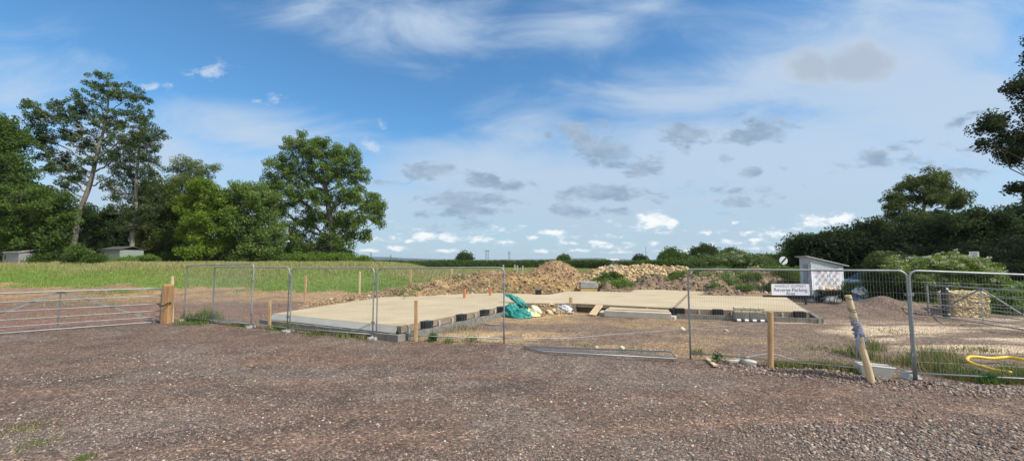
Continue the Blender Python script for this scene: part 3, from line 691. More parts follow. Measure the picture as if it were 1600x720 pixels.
# pale offcut by the weed
mb = MB(); mb.bar(G(1104, 559, .03), G(1118, 571, .03), .08, .03); tag(mb.build('board', TIMP, loc=tuple(G(1110, 565))), 'short pale offcut by the small leafy weed', 'board')
for i, (px, py, s_, nm) in enumerate(((1145, 565, .11, 'flat grey slab fragment right of the leafy weed'), (1171, 568, .13, 'flat grey slab fragment left of the round stake'))):
    q = G(px, py, .03); V1, F1, _ = stones_np(np.array([[0, 0, 0.]]), np.array([s_*1.6]), np.array([[1, 1, 1.]]), ICO1, .35, i+60)
    tag(link('slab_fragment', np_mesh('slab_fragment', V1, F1), CONG, None, tuple(q)), nm, 'slab fragment')
for i, (px, py, s_, nm) in enumerate(((1168, 558.5, .05, 'small white stone on the gravel beside the slack wire'), (1066, 514, .11, 'flat cream stone on the gravel near the post of the long panel'), (1135, 516, .07, 'cream stone lying below the block footing of the right wing'), (1262, 573, .08, 'pale stone in the weeds right of the round stake'))):
    q = G(px, py, .03); V1, F1, _ = stones_np(np.array([[0, 0, 0.]]), np.array([s_]), np.array([[1, 1, 1.]]), ICO1, .5, i+80)
    tag(link('stone', np_mesh('stone', V1, F1), CREAM, None, tuple(q)), nm, 'stone')
# ------------------------------------------------------------------ shed with banner
SHD = mat('shed_sheet', (.47, .52, .53), .55, .12, 3, .0); SHR = mat('shed_roof', (.42, .43, .42), .6, .2)
pc = W(1270.5, 470, 21.2); pr = W(1320, 470, 21.6); pl = W(1252.5, 470, 23.6)
pc.z = pr.z = pl.z = 0; u = (pr-pc).normalized(); v = (pl-pc); v.z = 0; Lv = v.length; v = v.normalized(); Lu = (pr-pc).length
sh = thing('garden_shed', pc, 'pale grey metal shed with a sloping roof and a printed banner', 'shed')
T = Matrix(((u.x, v.x, 0, pc.x), (u.y, v.y, 0, pc.y), (0, 0, 1, 0), (0, 0, 0, 1)))
HL, HR = 2.33, 1.88
def corr(name, L_, zt, fn, m, step=.09, dep=.014, par=sh, z0=.03):
    V = []; F = []; n = int(L_/step*4)
    for i in range(n+1):
        x = L_*i/n; k = i % 4; o_ = dep if k in (1, 2) else 0
        V += [fn(x, -o_, z0), fn(x, -o_, zt(x))]
    F = [(2*i, 2*i+2, 2*i+3, 2*i+1) for i in range(n)]; mb = MB(T); mb.add(V, F); return mb.build(name, m, par)
zt = lambda x: HL+(HR-HL)*x/Lu
corr('front_wall', Lu, zt, lambda x, o_, z: (x, o_, z), SHD); corr('side_wall', Lv, lambda x: HL, lambda x, o_, z: (o_, x, z), SHD, .16, .010)
mb = MB(T); mb.add([(0,.01,0),(Lu,.01,0),(Lu,Lv,0),(0.01,Lv,0),(0.01,.01,HL-.01),(Lu,.01,HR-.01),(Lu,Lv,HR-.01),(0.01,Lv,HL-.01)],
       [(0,1,5,4),(1,2,6,5),(2,3,7,6),(3,0,4,7)]); mb.build('back_wall', SHD, sh)
mb = MB(T); mb.box(-.03, .03, -.03, .03, 0, HL); mb.build('corner_post', SHR, sh)
mb = MB(T); e_ = .16; sl = (HR-HL)/Lu
mb.add([(-.28,-e_,HL+.03-sl*.0-.02),(Lu+.36,-e_,HR+.03+sl*.36),(Lu+.36,Lv+e_,HR+.03+sl*.36),(-.28,Lv+e_,HL+.01),
        (-.28,-e_,HL+.05),(Lu+.36,-e_,HR+.07+sl*.36),(Lu+.36,Lv+e_,HR+.07+sl*.36),(-.28,Lv+e_,HL+.05)],
       [(0,3,2,1),(4,5,6,7),(0,1,5,4),(1,2,6,5),(2,3,7,6),(3,0,4,7)]); mb.build('roof', SHR, sh)
mb = MB(T); mb.box(-.035, -.018, .75, 1.75, .06, 1.95); dr = mb.build('door', mat('shed_door', (.27, .32, .36), .55, .15), sh)
mb = MB(T); mb.box(-.06, -.036, 1.62, 1.68, .95, 1.1); mb.build('handle', BLACK, dr)
# banner wraps the corner: sagging top edge
BW = mat('banner_white', (.74, .74, .78), .5, .05)
bn = thing('banner', pc+Vector((0, -.05, 0)), 'white printed banner with rows of small arch emblems, hung round the shed corner', 'banner')
V = []; nb = 40; Lb = Lu*1.0; zb = .62
sag = lambda s: .15*math.sin(math.pi*s)**1.2
for i in range(nb+1):
    s = i/nb; x = -.03+Lb*s*1.02; z_t = 1.74-sag(s)+.02*s
    for k in range(9): V.append((x, -.035-.012*math.sin(s*9+k*.6)-.01, zb+.02*s+(z_t-zb)*k/8))
F = [(i*9+k, (i+1)*9+k, (i+1)*9+k+1, i*9+k+1) for i in range(nb) for k in range(8)]
mb = MB(T); mb.add(V, F); mb.build('front_cloth', BW, bn, smooth=True)
V = []
for i in range(13):
    s = i/12; y = -.04+s*.62
    for k in range(9): V.append((-.045-.012*math.sin(s*7+k*.5), y, zb+(1.80-zb)*k/8))
F = [(i*9+k, i*9+k+1, (i+1)*9+k+1, (i+1)*9+k) for i in range(12) for k in range(8)]
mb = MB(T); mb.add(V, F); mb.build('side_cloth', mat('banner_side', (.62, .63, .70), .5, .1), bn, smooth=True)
PK = mat('emblem_pink', (.46, .27, .30), .5, .1); GYB = mat('emblem_grey', (.27, .28, .34), .5, .1)
def arch(mb, cx, cz, w, h, face):
    P = []
    for a in np.linspace(math.pi, 0, 9): P.append((cx+w*.5*math.cos(a), cz+h*math.sin(a)))
    for s in (1, .62):
        pts = [(cx+(x-cx)*s, cz+(z-cz)*s) for x, z in P]
        mb.tube([((x, -.068, z) if face else (-.068, x, z)) for x, z in pts], .009 if s == 1 else .006, 4)
    mb.tube([((x, -.068, cz-.03) if face else (-.068, x, cz-.03)) for x in (cx-w*.62, cx+w*.62)], .009, 4)
mA, mB_ = MB(T), MB(T); k = 0
for r_ in range(5):
    for c_ in range(4):
        cx_ = .30+c_*.37+(.0 if r_ % 2 else .17); cz_ = .75+r_*.19
        if cx_ < Lu-.12: arch(mA if k % 2 else mB_, cx_, cz_, .19, .10, True)
        k += 1
for r_ in range(4): arch(mB_ if r_ % 2 else mA, .12+.2*(r_ % 2), .78+r_*.22, .15, .09, False); arch(mB_, .42-.15*(r_ % 2), .86+r_*.22, .14, .09, False)
mA.build('pink_emblem', PK, bn); mB_.build('grey_emblem', GYB, bn)
def text(body, M, size, m, parent, name='lettering', ext=.002, align='CENTER'):
    c = bpy.data.curves.new(name, 'FONT'); c.body = body; c.size = size; c.extrude = ext; c.align_x = align; c.align_y = 'CENTER'; c.materials.append(m)
    o = bpy.data.objects.new(name, c); COL.objects.link(o); bpy.context.view_layer.update(); me = bpy.data.meshes.new_from_object(o.evaluated_get(bpy.context.evaluated_depsgraph_get())); bpy.data.objects.remove(o); o = bpy.data.objects.new(name, me); COL.objects.link(o); o.parent = parent; M = M.copy(); M.translation -= wloc(parent); o.matrix_local = M; return o
def facing(p, u): return Matrix(((u.x, 0, u.y*-1*-1*0+(u.y), p.x), (u.y, 0, -u.x, p.y), (0, 1, 0, p.z), (0, 0, 0, 1)))
text('COW', facing(pc+u*.27+Vector((u.y, -u.x, 0))*.075+Vector((0, 0, 1.59)), u), .17, PK, bn)
# ------------------------------------------------------------------ parking sign
p0, p1 = W(1206, 461, 20.2), W(1265.5, 462.5, 20.0); u = (p1-p0); u.z = 0; L_ = u.length; u = u.normalized(); n = Vector((u.y, -u.x, 0))
zb = p0.z; zt_ = W(1206, 443.5, 20.2).z
sg = thing('parking_sign', ((p0.x+p1.x)/2, p0.y, 0), 'low white reverse parking sign lying along the far edge of the slab', 'sign')
WS = mat('sign_white', (.74, .75, .78), .4, .04)
T = Matrix(((u.x, -n.x, 0, p0.x), (u.y, -n.y, 0, p0.y), (0, 0, 1, 0), (0, 0, 0, 1)))
mb = MB(T); mb.box(0, L_, 0, .03, zb, zt_); mb.build('panel', WS, sg, bevel=.008)
mb = MB(T); mb.box(-.35, L_+.2, .04, .16, zb-.17, zb-.003); mb.box(.1, .18, .035, .1, 0, zt_-.1); mb.box(L_-.2, L_-.12, .035, .1, 0, zt_-.1); mb.build('support', BLACK, sg)
LG = mat('sign_letters', (.16, .18, .24), .5, .1)
mid = p0+u*(L_/2)+n*.004
text('ANGELO GUPPERY', facing(Vector((mid.x, mid.y, zt_-.09)), u), .17, mat('sign_letters_faint', (.33, .35, .40), .5, .1), sg)
text('Reverse Parking', facing(Vector((mid.x, mid.y, (zb+zt_)/2-.01)), u), .235, LG, sg)
text('Area', facing(Vector((mid.x, mid.y, zb+.09)), u), .21, LG, sg)
# ------------------------------------------------------------------ derestriction road sign
p = W(1224, 407, 30); rs = thing('road_sign', (p.x, p.y, 0), 'round white road sign with a black diagonal bar left of the shed', 'road sign')
mb = MB(); mb.tube([(p.x+.05, p.y+.03, -.1), (p.x+.05, p.y+.03, p.z+.2)], .04, 8); mb.build('pole', GALV, rs)
mb = MB(); mb.tube([(p.x, p.y, p.z), (p.x, p.y-.02, p.z)], .30, 28); mb.build('disc', mat('sign_disc', (.7, .71, .72), .4, .05), rs)
mb = MB(); mb.bar((p.x-.19, p.y-.026, p.z-.20), (p.x+.19, p.y-.026, p.z+.20), .006, .11); mb.build('diagonal_bar', BLACK, rs)
# ------------------------------------------------------------------ rail and small plate above the bush
a, b = W(1412, 403, 24), W(1514, 399.5, 20.5)
rl = thing('metal_rail', (a.x, a.y, 0), 'pale horizontal rail just above the flowering bush', 'rail')
mb = MB(); mb.bar(a, b, .05, .09); mb.build('rail', mat('rail_grey', (.5, .5, .48), .5, .1), rl)
mb = MB(); 
for s in (.02, .5, .98): q = a.lerp(b, s); mb.bar((q.x, q.y+.06, 0), (q.x, q.y+.06, q.z+.03), .06, .06)
mb.build('post', GALVD, rl)
p, q = W(1515, 402, 20.2), W(1530.5, 402, 20.1); z2 = W(1515, 393, 20.2).z; u = (q-p); u.z = 0; L_ = u.length; u = u.normalized()
pl_ = thing('name_plate', (p.x, p.y, 0), 'small pale two line plate at the right end of the rail', 'sign')
T = Matrix(((u.x, -u.y, 0, p.x), (u.y, u.x, 0, p.y), (0, 0, 1, 0), (0, 0, 0, 1)))
mb = MB(T); mb.box(0, L_, 0, .02, p.z, z2); mb.build('plate', mat('plate_white', (.5, .51, .48), .5, .05), pl_)
mb = MB(T); mb.box(.1, .16, .025, .08, 0, z2-.05); mb.build('post', GALVD, pl_)
mb = MB(T); h_ = z2-p.z; mb.box(.13, L_-.08, -.006, -.001, p.z+h_*.62, p.z+h_*.80); mb.box(.13, L_-.08, -.006, -.001, p.z+h_*.26, p.z+h_*.42); mb.box(.06, .1, -.006, -.001, p.z+h_*.62, p.z+h_*.85)
mb.build('lettering', LG, pl_)
# ------------------------------------------------------------------ wheelbarrow
p = G(1297, 473); wb = thing('wheelbarrow', p, 'dark wheelbarrow with a load of pale rubble in front of the shed', 'wheelbarrow')
x, y = p.x, p.y; mb = MB(); RS = mat('rusty_tray', (.07, .055, .045), .7, .4)
V_ = [(x-.22, y-.2, .36), (x+.3, y-.2, .36), (x+.3, y+.2, .36), (x-.22, y+.2, .36), (x-.52, y-.33, .66), (x+.45, y-.33, .64), (x+.45, y+.33, .64), (x-.52, y+.33, .66),
      (x-.50, y-.31, .66), (x+.43, y-.31, .64), (x+.43, y+.31, .64), (x-.5, y+.31, .66), (x-.2, y-.18, .385), (x+.28, y-.18, .385), (x+.28, y+.18, .385), (x-.2, y+.18, .385)]
mb.add(V_, [(3,2,1,0)]+[(k+i, k+(i+1) % 4, k+4+(i+1) % 4, k+4+i) for k in (0, 4, 8) for i in range(4)]+[(12,13,14,15)]); mb.build('tray', RS, wb)
mb = MB()
for s in (-1, 1):
    mb.tube([(x-.55, y+s*.05, .2), (x-.1, y+s*.22, .34), (x+.95, y+s*.29, .55)], .018, 8); mb.tube([(x+.1, y+s*.22, .36), (x+.2, y+s*.24, 0.01), (x+.42, y+s*.25, .02), (x+.45, y+s*.24, .42)], .016, 8)
mb.build('handles_and_legs', GALVD, wb)
mb = MB(); 
mb.tube([(x-.52, y-.05, .2), (x-.52, y+.05, .2)], .19, 20); mb.build('wheel', BLACK, wb)
c = np.array(tuple(p)); r_ = np.random.RandomState(4); P_ = np.stack([r_.uniform(-.4, .35, 60), r_.uniform(-.22, .22, 60), r_.uniform(.55, .72, 60)], 1)
V1, F1, c1 = stones_np(P_, r_.uniform(.05, .11, 60), np.array([(.6,.5,.36)]*60)*r_.uniform(.7, 1.1, (60, 1)), ICO0, .8, 4)
o = link('rubble', np_mesh('rubble', V1, F1, c1), STONE, wb); o['kind'] = 'stuff'
# ------------------------------------------------------------------ car behind the bush
cp = W(1335, 440, 23.5); cr = thing('parked_car', (cp.x+1.2, cp.y, 0), 'dark parked car with a silver bonnet half hidden behind the bush', 'car')
prof = [(-.9,.35),(-.95,.62),(-.85,.86),(-.2,1.0),(.15,1.06),(.75,1.46),(1.6,1.52),(2.5,1.45),(3.15,1.02),(3.3,.7),(3.25,.35)]
mb = MB(Matrix.Translation((cp.x, cp.y, 0))); k = len(prof); 
sec = lambda z: .82 if z < 1.05 else .82-.28*(z-1.05)/.45
V_ = [(px_, -sec(z), z) for px_, z in prof]+[(px_, sec(z), z) for px_, z in prof]
mb.add(V_, [tuple(range(k)), tuple(range(2*k-1, k-1, -1))]+[(i, i+k, (i+1) % k+k, (i+1) % k) for i in range(k)])
mb.build('body', mat('car_paint', (.10, .105, .11), .25, .05, metal=.4, spec=.6), cr, bevel=.05)
mb = MB(Matrix.Translation((cp.x, cp.y, 0))); GL = mat('dark_glass', (.015, .018, .02), .35, 0, spec=.3)
mb.add([(.22,-.845,1.09),(.80,-.60,1.42),(1.6,-.575,1.47),(1.6,-.845,1.09)], [(0,3,2,1)]); mb.add([(1.7,-.845,1.09),(1.7,-.575,1.47),(2.45,-.60,1.41),(3.0,-.845,1.09)], [(0,3,2,1)])
mb.add([(.12,-.70,1.075),(.12,.70,1.075),(.73,.55,1.475),(.73,-.55,1.475)], [(0,1,2,3)]); mb.build('window', GL, cr)
mb = MB(Matrix.Translation((cp.x, cp.y, 0))); mb.add([(-.84,-.74,.885),(-.84,.74,.885),(-.2,.78,1.015),(.1,.78,1.07),(.1,-.78,1.07),(-.2,-.78,1.015)], [(0,5,2,1),(5,4,3,2)]); mb.build('bonnet', mat('silver_paint', (.30, .31, .31), .5, .05, metal=.5), cr)
for x_ in (-.25, 2.5):
    mb = MB(Matrix.Translation((cp.x, cp.y, 0))); mb.tube([(x_, -.86, .31), (x_, -.62, .31)], .31, 20); w_ = mb.build('wheel', BLACK, cr)
    mb = MB(Matrix.Translation((cp.x, cp.y, 0))); mb.tube([(x_, -.875, .31), (x_, -.80, .31)], .18, 14); mb.build('rim', GALV, w_)
for s in (-1, 1):
    mb = MB(Matrix.Translation((cp.x, cp.y, 0))); mb.box(-.965, -.9, s*.62-.13, s*.62+.13, .62, .78); mb.build('headlight', WS, cr)
# blue and white sacks
BL = mat('blue_sack', (.05, .11, .22), .4, .5, 4, .3, 15, col2=(.25, .33, .42)); WSK = mat('white_sack', (.42, .47, .52), .4, .35, 5, .3, 15)
q = G(1345, 478); t = thing('builders_sack', q, 'blue and grey plastic sack slumped against the dark bush', 'sack')
crumple('blue_sack', None, None, q+Vector((.05, .1, .0)), (.42, .35, .66), BL, 71, t, amp=.5)
crumple('grey_sack', None, None, q+Vector((-.02, .05, .45)), (.40, .3, .55), WSK, 75, t, amp=.6).rotation_euler = (0, .5, 0)
q = G(1306, 472); 
# ------------------------------------------------------------------ left sheds and caravan
def hut(name, label, cat, x0, x1, ytop, D, col, roofc, gable=True, yb=413):
    a = W(x0, yb, D); b = W(x1, yb, D); z0 = float(hgt((a.x+b.x)/2, D)); H = W(x0, ytop, D).z-z0
    t = thing(name, ((a.x+b.x)/2, D, z0), label, cat); w = b.x-a.x; T = Matrix.Translation((a.x, D, z0)) @ Matrix.Rotation(-.25, 4, 'Z')
    m = mat(name+'_wall', col, .75, .25, 2, .3, 14, stretch=(1, 1, 9)); mr = mat(name+'_roof', roofc, .8, .3)
    hb = H*.82
    mb = MB(T); mb.box(0, w, 0, 2.2, -.3, hb)
    for i in range(int(hb/.16)): mb.box(-.012, w+.012, -.014, -.001, i*.16+.012, i*.16+.15)
    mb.build('wall', m, t)
    mb = MB(T); e = .09
    mb.add([(-e,-e,hb),(w+e,-e,hb),(w+e,1.1,H),(-e,1.1,H),(w+e,2.4,hb),(-e,2.4,hb),(-e,-e,hb+.07),(w+e,-e,hb+.07),(w+e,1.1,H+.07),(-e,1.1,H+.07),(w+e,2.4,hb+.07),(-e,2.4,hb+.07)],
           [(0,3,2,1),(3,5,4,2),(6,7,8,9),(9,8,10,11),(0,1,7,6),(5,11,10,4),(0,6,9,3),(3,9,11,5),(1,2,8,7),(2,4,10,8)]); mb.build('roof', mr, t)
    mb = MB(T); mb.box(w*.08, w*.2, -.03, -.016, .5, hb-.2); mb.build('door', mat(name+'_dark', tuple(c*.25 for c in col), .7), t)
    return t
hut('wooden_shed', 'weathered grey green wooden shed under the trees by the slim trunk', 'shed', 156, 197, 385.5, 43, (.23, .27, .22), (.07, .07, .06))
hut('wooden_hut', 'small yellowish wooden hut half hidden in the hedge on the left', 'hut', 80, 108, 389, 40.5, (.50, .38, .20), (.32, .26, .2))
hut('caravan', 'pale grey caravan glimpsed through the bushes at the left edge', 'caravan', 4, 40, 391, 38, (.24, .23, .22), (.3, .29, .27))
# far barn
a = W(952, 408.5, 130); b = W(969, 408.5, 130); t = thing('farm_building', (a.x, 130, 0), 'low pale roofed farm building far beyond the rubble heap', 'building')
mb = MB(); mb.box(a.x, b.x, 130, 138, 0, 2.0); mb.build('wall', mat('barn_wall', (.3, .3, .28), .8), t)
mb = MB(); mb.add([(a.x-.3,129.7,2.0),(b.x+.3,129.7,2.0),(b.x+.3,134,2.9),(a.x-.3,134,2.9),(b.x+.3,138.3,2.0),(a.x-.3,138.3,2.0)], [(0,1,2,3),(3,2,4,5)]); mb.build('roof', mat('barn_roof', (.55, .56, .56), .5), t)
# fence panel leaning beyond the rubble heap
a, b, c_ = W(937, 428, 31.3), W(963, 405.5, 32), W(972, 417, 32)
t = thing('mesh_barrier', (a.x, a.y, 0), 'mesh fence panel propped at a slant among the rubble', 'fence panel')
mb = MB(); d_ = a+(c_-b); mb.tube([a, b, c_, d_, a], .022, 6); mb.build('frame', GALV, t)
V = []; F = []; o_ = wloc(t)
def wr2(p, q):
    k = len(V); x = Vector((0, 0, .006)); y = Vector((.006, 0, 0))
    for e in (p, q): V.extend([tuple(e+x-o_), tuple(e+y-o_), tuple(e-x-o_), tuple(e-y-o_)])
    F.extend([(k+i, k+(i+1) % 4, k+4+(i+1) % 4, k+4+i) for i in range(4)])
for i in range(1, 26): s = i/26; wr2(a.lerp(b, s), d_.lerp(c_, s))
for i in range(1, 6): s = i/6; wr2(a.lerp(d_, s), b.lerp(c_, s))
link('wire_mesh', np_mesh('wire_mesh', V, F), GALVD, t)
# ------------------------------------------------------------------ poles and pylons
DK = mat('pole_dark', (.09, .085, .08), .8)
def hpole(px, top, D, w, label):
    p = W(px, 408, D); zt = W(px, top, D).z; t = thing('power_pole', (p.x, D, 0), label, 'power pole'); mb = MB()
    for s in (-1, 1): mb.tube([(p.x+s*w, D, -1), (p.x+s*w, D, zt)], .16, 6)
    mb.build('poles', DK, t); mb = MB(); mb.box(p.x-w*2.2, p.x+w*2.2, D-.1, D+.1, zt-.5, zt-.25); mb.build('crossarm', DK, t); return t
hpole(1055.2, 384.3, 170, .36, 'twin power pole with a crossarm above the round bushes')
hpole(761, 390.8, 240, .62, 'twin power pole on the skyline right of the small round tree')
def pylon(px, top, D, w, label):
    p = W(px, 408, D); zt = W(px, top, D).z; t = thing('pylon', (p.x, D, 0), label, 'pylon'); mb = MB(); H = zt
    for sx in (-1, 1):
        for sy in (-1, 1): mb.bar((p.x+sx*w, D+sy*w, -2), (p.x+sx*w*.15, D+sy*w*.15, H), w*.16, w*.16)
    for i in range(7):
        f0, f1 = i/7, (i+1)/7; g = lambda f: w*(1-.85*f)
        for s in (-1, 1): mb.bar((p.x+s*g(f0), D-w, H*f0), (p.x-s*g(f1), D-w*.5, H*f1), w*.1, w*.1)
    mb.build('lattice', DK, t); mb = MB()
    for f, l in ((.72, 1.7), (.84, 1.4), (.95, 1.1)): mb.box(p.x-w*l, p.x+w*l, D-.1, D+.1, H*f, H*f+w*.14)
    mb.build('crossarm', DK, t); return t
pylon(795.5, 392.3, 520, 1.4, 'slim pylon on the skyline left of the conical heap')
pylon(579.4, 394, 900, 1.7, 'faint pylon on the blue hills beside the big tree')
pylon(610.5, 397.5, 1100, 1.9, 'faintest pylon on the far ridge, second from the big tree')
p = W(1009.5, 408, 260); t = thing('radio_mast', (p.x, 260, 0), 'thin tall mast on the skyline left of the round bushes', 'mast')
mb = MB(); mb.tube([(p.x, 260, 0), (p.x, 260, W(1009.5, 386, 260).z)], .13, 5); mb.build('mast', DK, t)
p = W(1201, 408, 150); t = thing('utility_pole', (p.x, 150, 0), 'short lone pole on the skyline left of the road sign', 'pole')
mb = MB(); mb.tube([(p.x, 150, 0), (p.x, 150, W(1201, 399, 150).z)], .16, 5); mb.box(p.x-.5, p.x+.5, 149.9, 150.1, W(1201, 400, 150).z, W(1201, 399.3, 150).z); mb.build('pole', DK, t)
# ------------------------------------------------------------------ hills
def hills(name, D, prof, m, label):
    V = []; F = []
    for px, py in prof:
        p = W(px, py, D); V += [(p.x, D-D*.12, -6), (p.x, D, p.z), (p.x, D+D*.15, -6)]
    for i in range(len(prof)-1): F += [(3*i, 3*i+3, 3*i+4, 3*i+1), (3*i+1, 3*i+4, 3*i+5, 3*i+2)]
    mb = MB(); mb.add(V, F); o = mb.build(name, m, smooth=True); o['kind'] = 'structure'; o['label'] = label
hf = mat('hill_wood', (.022, .045, .040), .95, .3, .02); hg = mat('hill_field', (.05, .08, .03), .95, .4, .01)
hills('hills', 3300, [(-900, 402), (200, 402), (540, 401.6), (585, 401.2), (612, 401.6), (630, 403), (660, 404.2), (700, 405.2), (740, 405.6), (800, 405.6), (850, 405), (905, 403.4), (935, 403), (965, 405), (1040, 405.6), (1085, 404.2), (1200, 405), (2400, 404)], hf, 'long low blue ridge on the horizon')
# ------------------------------------------------------------------ vegetation
def leafmesh(P, ls, col, seed, up=.45, asp=.55):
    r = np.random.RandomState(seed); n = len(P)
    N = r.normal(0, 1, (n, 3)); N[:, 2] += up; N /= np.linalg.norm(N, axis=1)[:, None]
    T = np.cross(N, r.normal(0, 1, (n, 3))); T /= np.linalg.norm(T, axis=1)[:, None]+1e-9; B = np.cross(N, T)
    s = (ls*r.uniform(.65, 1.3, n))[:, None]
    V = np.stack([P+T*s, P+B*s*asp-T*s*.15, P-T*s*.8, P-B*s*asp-T*s*.15], 1).reshape(-1, 3)
    F = np.arange(4*n).reshape(-1, 4); return V, F, np.repeat(col, 4, 0)
DENS = 1.25
def tree(name, label, D, trunk, r0, lobes, ncl, cs, nl, ls, ca, cb, seed, group=None, bark=None, cat='tree', depth=1., shell=.45, limb=.5, flat=.85, twig=.03, zb=None):
    """trunk: photo pixels base->top at distance D; lobes: (px, py, rx, ry) in pixels (+ optional distance offset)"""
    r = np.random.RandomState(seed); bark = bark or BARK
    tp = [W(x, y, D) for x, y in trunk]; b = tp[0].copy(); b.z = float(hgt(b.x, D))-.05 if zb is None else zb; tp[0] = b
    t = thing(name, tuple(b), label, cat, group); o3 = np.array(tuple(b)); Vs, Fs, nv = [], [], 0
    def addtube(P, R_, n):
        nonlocal nv
        v, f = tube_np(P, R_, n); Vs.append(v-o3); Fs.append(f+nv); nv += len(v)
    tpath = np.array([tuple(v) for v in smooth_path(tp, 5)]); k = len(tpath)
    tr = r0*(1-.72*np.linspace(0, 1, k)); tr[0] *= 1.25
    addtube(tpath, tr, 9)
    px2m = D/FPX; PC = []; CI = []; ncl = int(ncl*DENS)
    vol = np.array([l[2]*l[3] for l in lobes], float)**.8; cnt = np.maximum(3, (vol/vol.sum()*ncl).astype(int))
    for li, l in enumerate(lobes):
        c = np.array(tuple(W(l[0], l[1], D))); c[1] += l[4] if len(l) > 4 else r.uniform(-.35, .35)*l[2]*px2m*depth
        rx, rz = l[2]*px2m, l[3]*px2m; ry = (rx+rz)*.5*depth
        # limb from trunk
        cost = np.abs(tpath[:, 2]-(c[2]-limb*np.hypot(*(tpath[:, :2]-c[:2]).T)-rz*.3)); cost[:max(1, k//5)] += 5; j = int(np.argmin(cost)); a = tpath[j]
        m = (a+c)/2+np.array([0, 0, -.08*np.linalg.norm(c-a)])+r.normal(0, .05, 3)*np.linalg.norm(c-a)
        tt = np.linspace(0, 1, 9)[:, None]; lim = (1-tt)**2*a+2*tt*(1-tt)*m+tt**2*c; lim[1:-1] += r.normal(0, .02, (7, 3))*np.linalg.norm(c-a)
        lr = max(.02, min(tr[j]*.55, .055*rx+.02)); addtube(lim, np.linspace(lr, lr*.4, 9), 6)
        n = cnt[li]; q = r.normal(0, 1, (n, 3)); q /= np.linalg.norm(q, axis=1)[:, None]; q *= (r.uniform(0, 1, n)**shell)[:, None]
        q[:, 2] = np.where(q[:, 2] < -.7, q[:, 2]*.8, q[:, 2])
        Pn = c+q*np.array([rx, ry, rz])
        nodes = [lim[3:]]
        # secondary branches
        for s in range(max(2, n//9)):
            e = Pn[r.randint(n)]; st = lim[r.randint(3, 9)]; mm = (st+e)/2+r.normal(0, .08, 3)*np.linalg.norm(e-st); ts = np.linspace(0, 1, 5)[:, None]
            br = (1-ts)**2*st+2*ts*(1-ts)*mm+ts**2*e; addtube(br, np.linspace(lr*.42, .015, 5), 5); nodes.append(br[1:])
        nodes = np.vstack(nodes)
        for e in Pn:
            dd = np.linalg.norm(nodes-e, axis=1); st = nodes[int(np.argmin(dd))]; d0 = np.linalg.norm(e-st)
            if d0 > .15: mm = (st+e)/2+r.normal(0, .08, 3)*d0; addtube(np.array([st, mm, e]), [twig, twig*.7, twig*.3], 3)
        PC.append(Pn); CI.append(np.full(n, li))
    PC = np.vstack(PC); n = len(PC)
    sz = cs*r.uniform(.6, 1.35, n); m = np.maximum(4, (nl*(sz/cs)**2).astype(int))
    ix = np.repeat(np.arange(n), m); g = r.normal(0, 1, (len(ix), 3)); g /= np.maximum(1., np.linalg.norm(g, axis=1)/1.9)[:, None]
    P = PC[ix]+g*(sz[ix]*.55)[:, None]*np.array([1, 1, flat])
    cw = r.uniform(0, 1, n); ca, cb = np.array(ca), np.array(cb)
    w = np.clip(cw[ix]*.75+r.uniform(-.25, .35, len(ix)), 0, 1)[:, None]; col = (ca*(1-w)+cb*w)*r.uniform(.75, 1.25, (len(ix), 1))
    gh = hgt(P[:, 0], P[:, 1]); ok = P[:, 2] > gh+.02; P, col = P[ok], col[ok]
    V, F, C = leafmesh(P-o3, ls, col, seed+1)
    link('trunk', np_mesh('trunk', np.vstack(Vs), np.vstack(Fs), None, True), bark, t)
    link('crown' if cat == 'tree' else 'foliage', np_mesh('crown', V, F, C), LEAF, t)
    return t
DG, MG, LG_, YG, OG = (.070, .115, .028), (.12, .19, .036), (.165, .25, .045), (.235, .33, .036), (.17, .19, .042)
G1 = 'trees along the left of the field'; G2 = 'trees beyond the road on the right'
tree('ash_tree', 'tall open crowned tree with a leaning pale trunk, highest of the left trees', 46, [(113, 400), (122, 340), (140, 290), (152, 240), (165, 190), (170, 150)], .30,
     [(158,140,32,24),(198,150,30,24),(128,168,30,28),(205,182,30,24),(165,185,34,28),(100,180,30,22),(68,178,26,20),(55,205,22,22),(92,212,30,22),(72,240,26,20),(132,222,28,22),(195,218,26,24),(100,262,28,16),(80,262,18,14),(178,245,22,18),(125,280,20,16),(46,165,14,10),(190,265,16,14),(60,222,16,18),(150,250,16,16),(95,290,16,10)],
     400, .36, 95, .095, (.060,.100,.032), (.125,.19,.055), 101, G1, BARK, shell=.6, twig=.03)
tree('sycamore_tree', 'slender dark tree with a thin pale trunk beside the grey green shed', 44.5, [(206, 404), (207, 365), (212, 330), (213, 280), (218, 230), (222, 205)], .24,
     [(222,207,20,18),(203,222,26,20),(240,225,20,20),(250,207,12,10),(190,248,22,20),(225,248,28,22),(198,272,28,20),(240,270,20,20),(188,302,22,18),(225,300,26,20),(203,330,26,16),(238,325,18,16),(172,285,14,14),(212,350,30,14)],
     330, .34, 60, .085, (.050,.080,.028), (.10,.145,.045), 102, G1, BARK, shell=.6, twig=.025)
tree('tall_tree', 'broad green tree cut off by the left edge of the photo', 42, [(-20, 400), (-15, 330), (-5, 260), (5, 215)], .4,
     [(5,200,28,24),(25,225,22,18),(-20,240,40,34),(25,262,28,20),(0,295,36,24),(45,285,22,16),(-40,200,40,30),(65,300,18,12)], 260, .6, 120, .12, DG, MG, 103, G1, BARKD)
tree('bushy_tree', 'bright green bushy tree at the far left below the tall ones', 39, [(45, 408), (45, 370), (48, 330)], .25,
     [(45,315,42,24),(75,330,34,24),(15,330,34,24),(60,355,40,20),(95,345,20,18),(20,360,34,18),(100,312,14,10),(-20,340,30,40),(50,380,40,14),(5,380,40,14),(82,372,26,14)], 300, .5, 130, .105, (.075,.125,.028), (.135,.205,.038), 104, G1, BARKD)
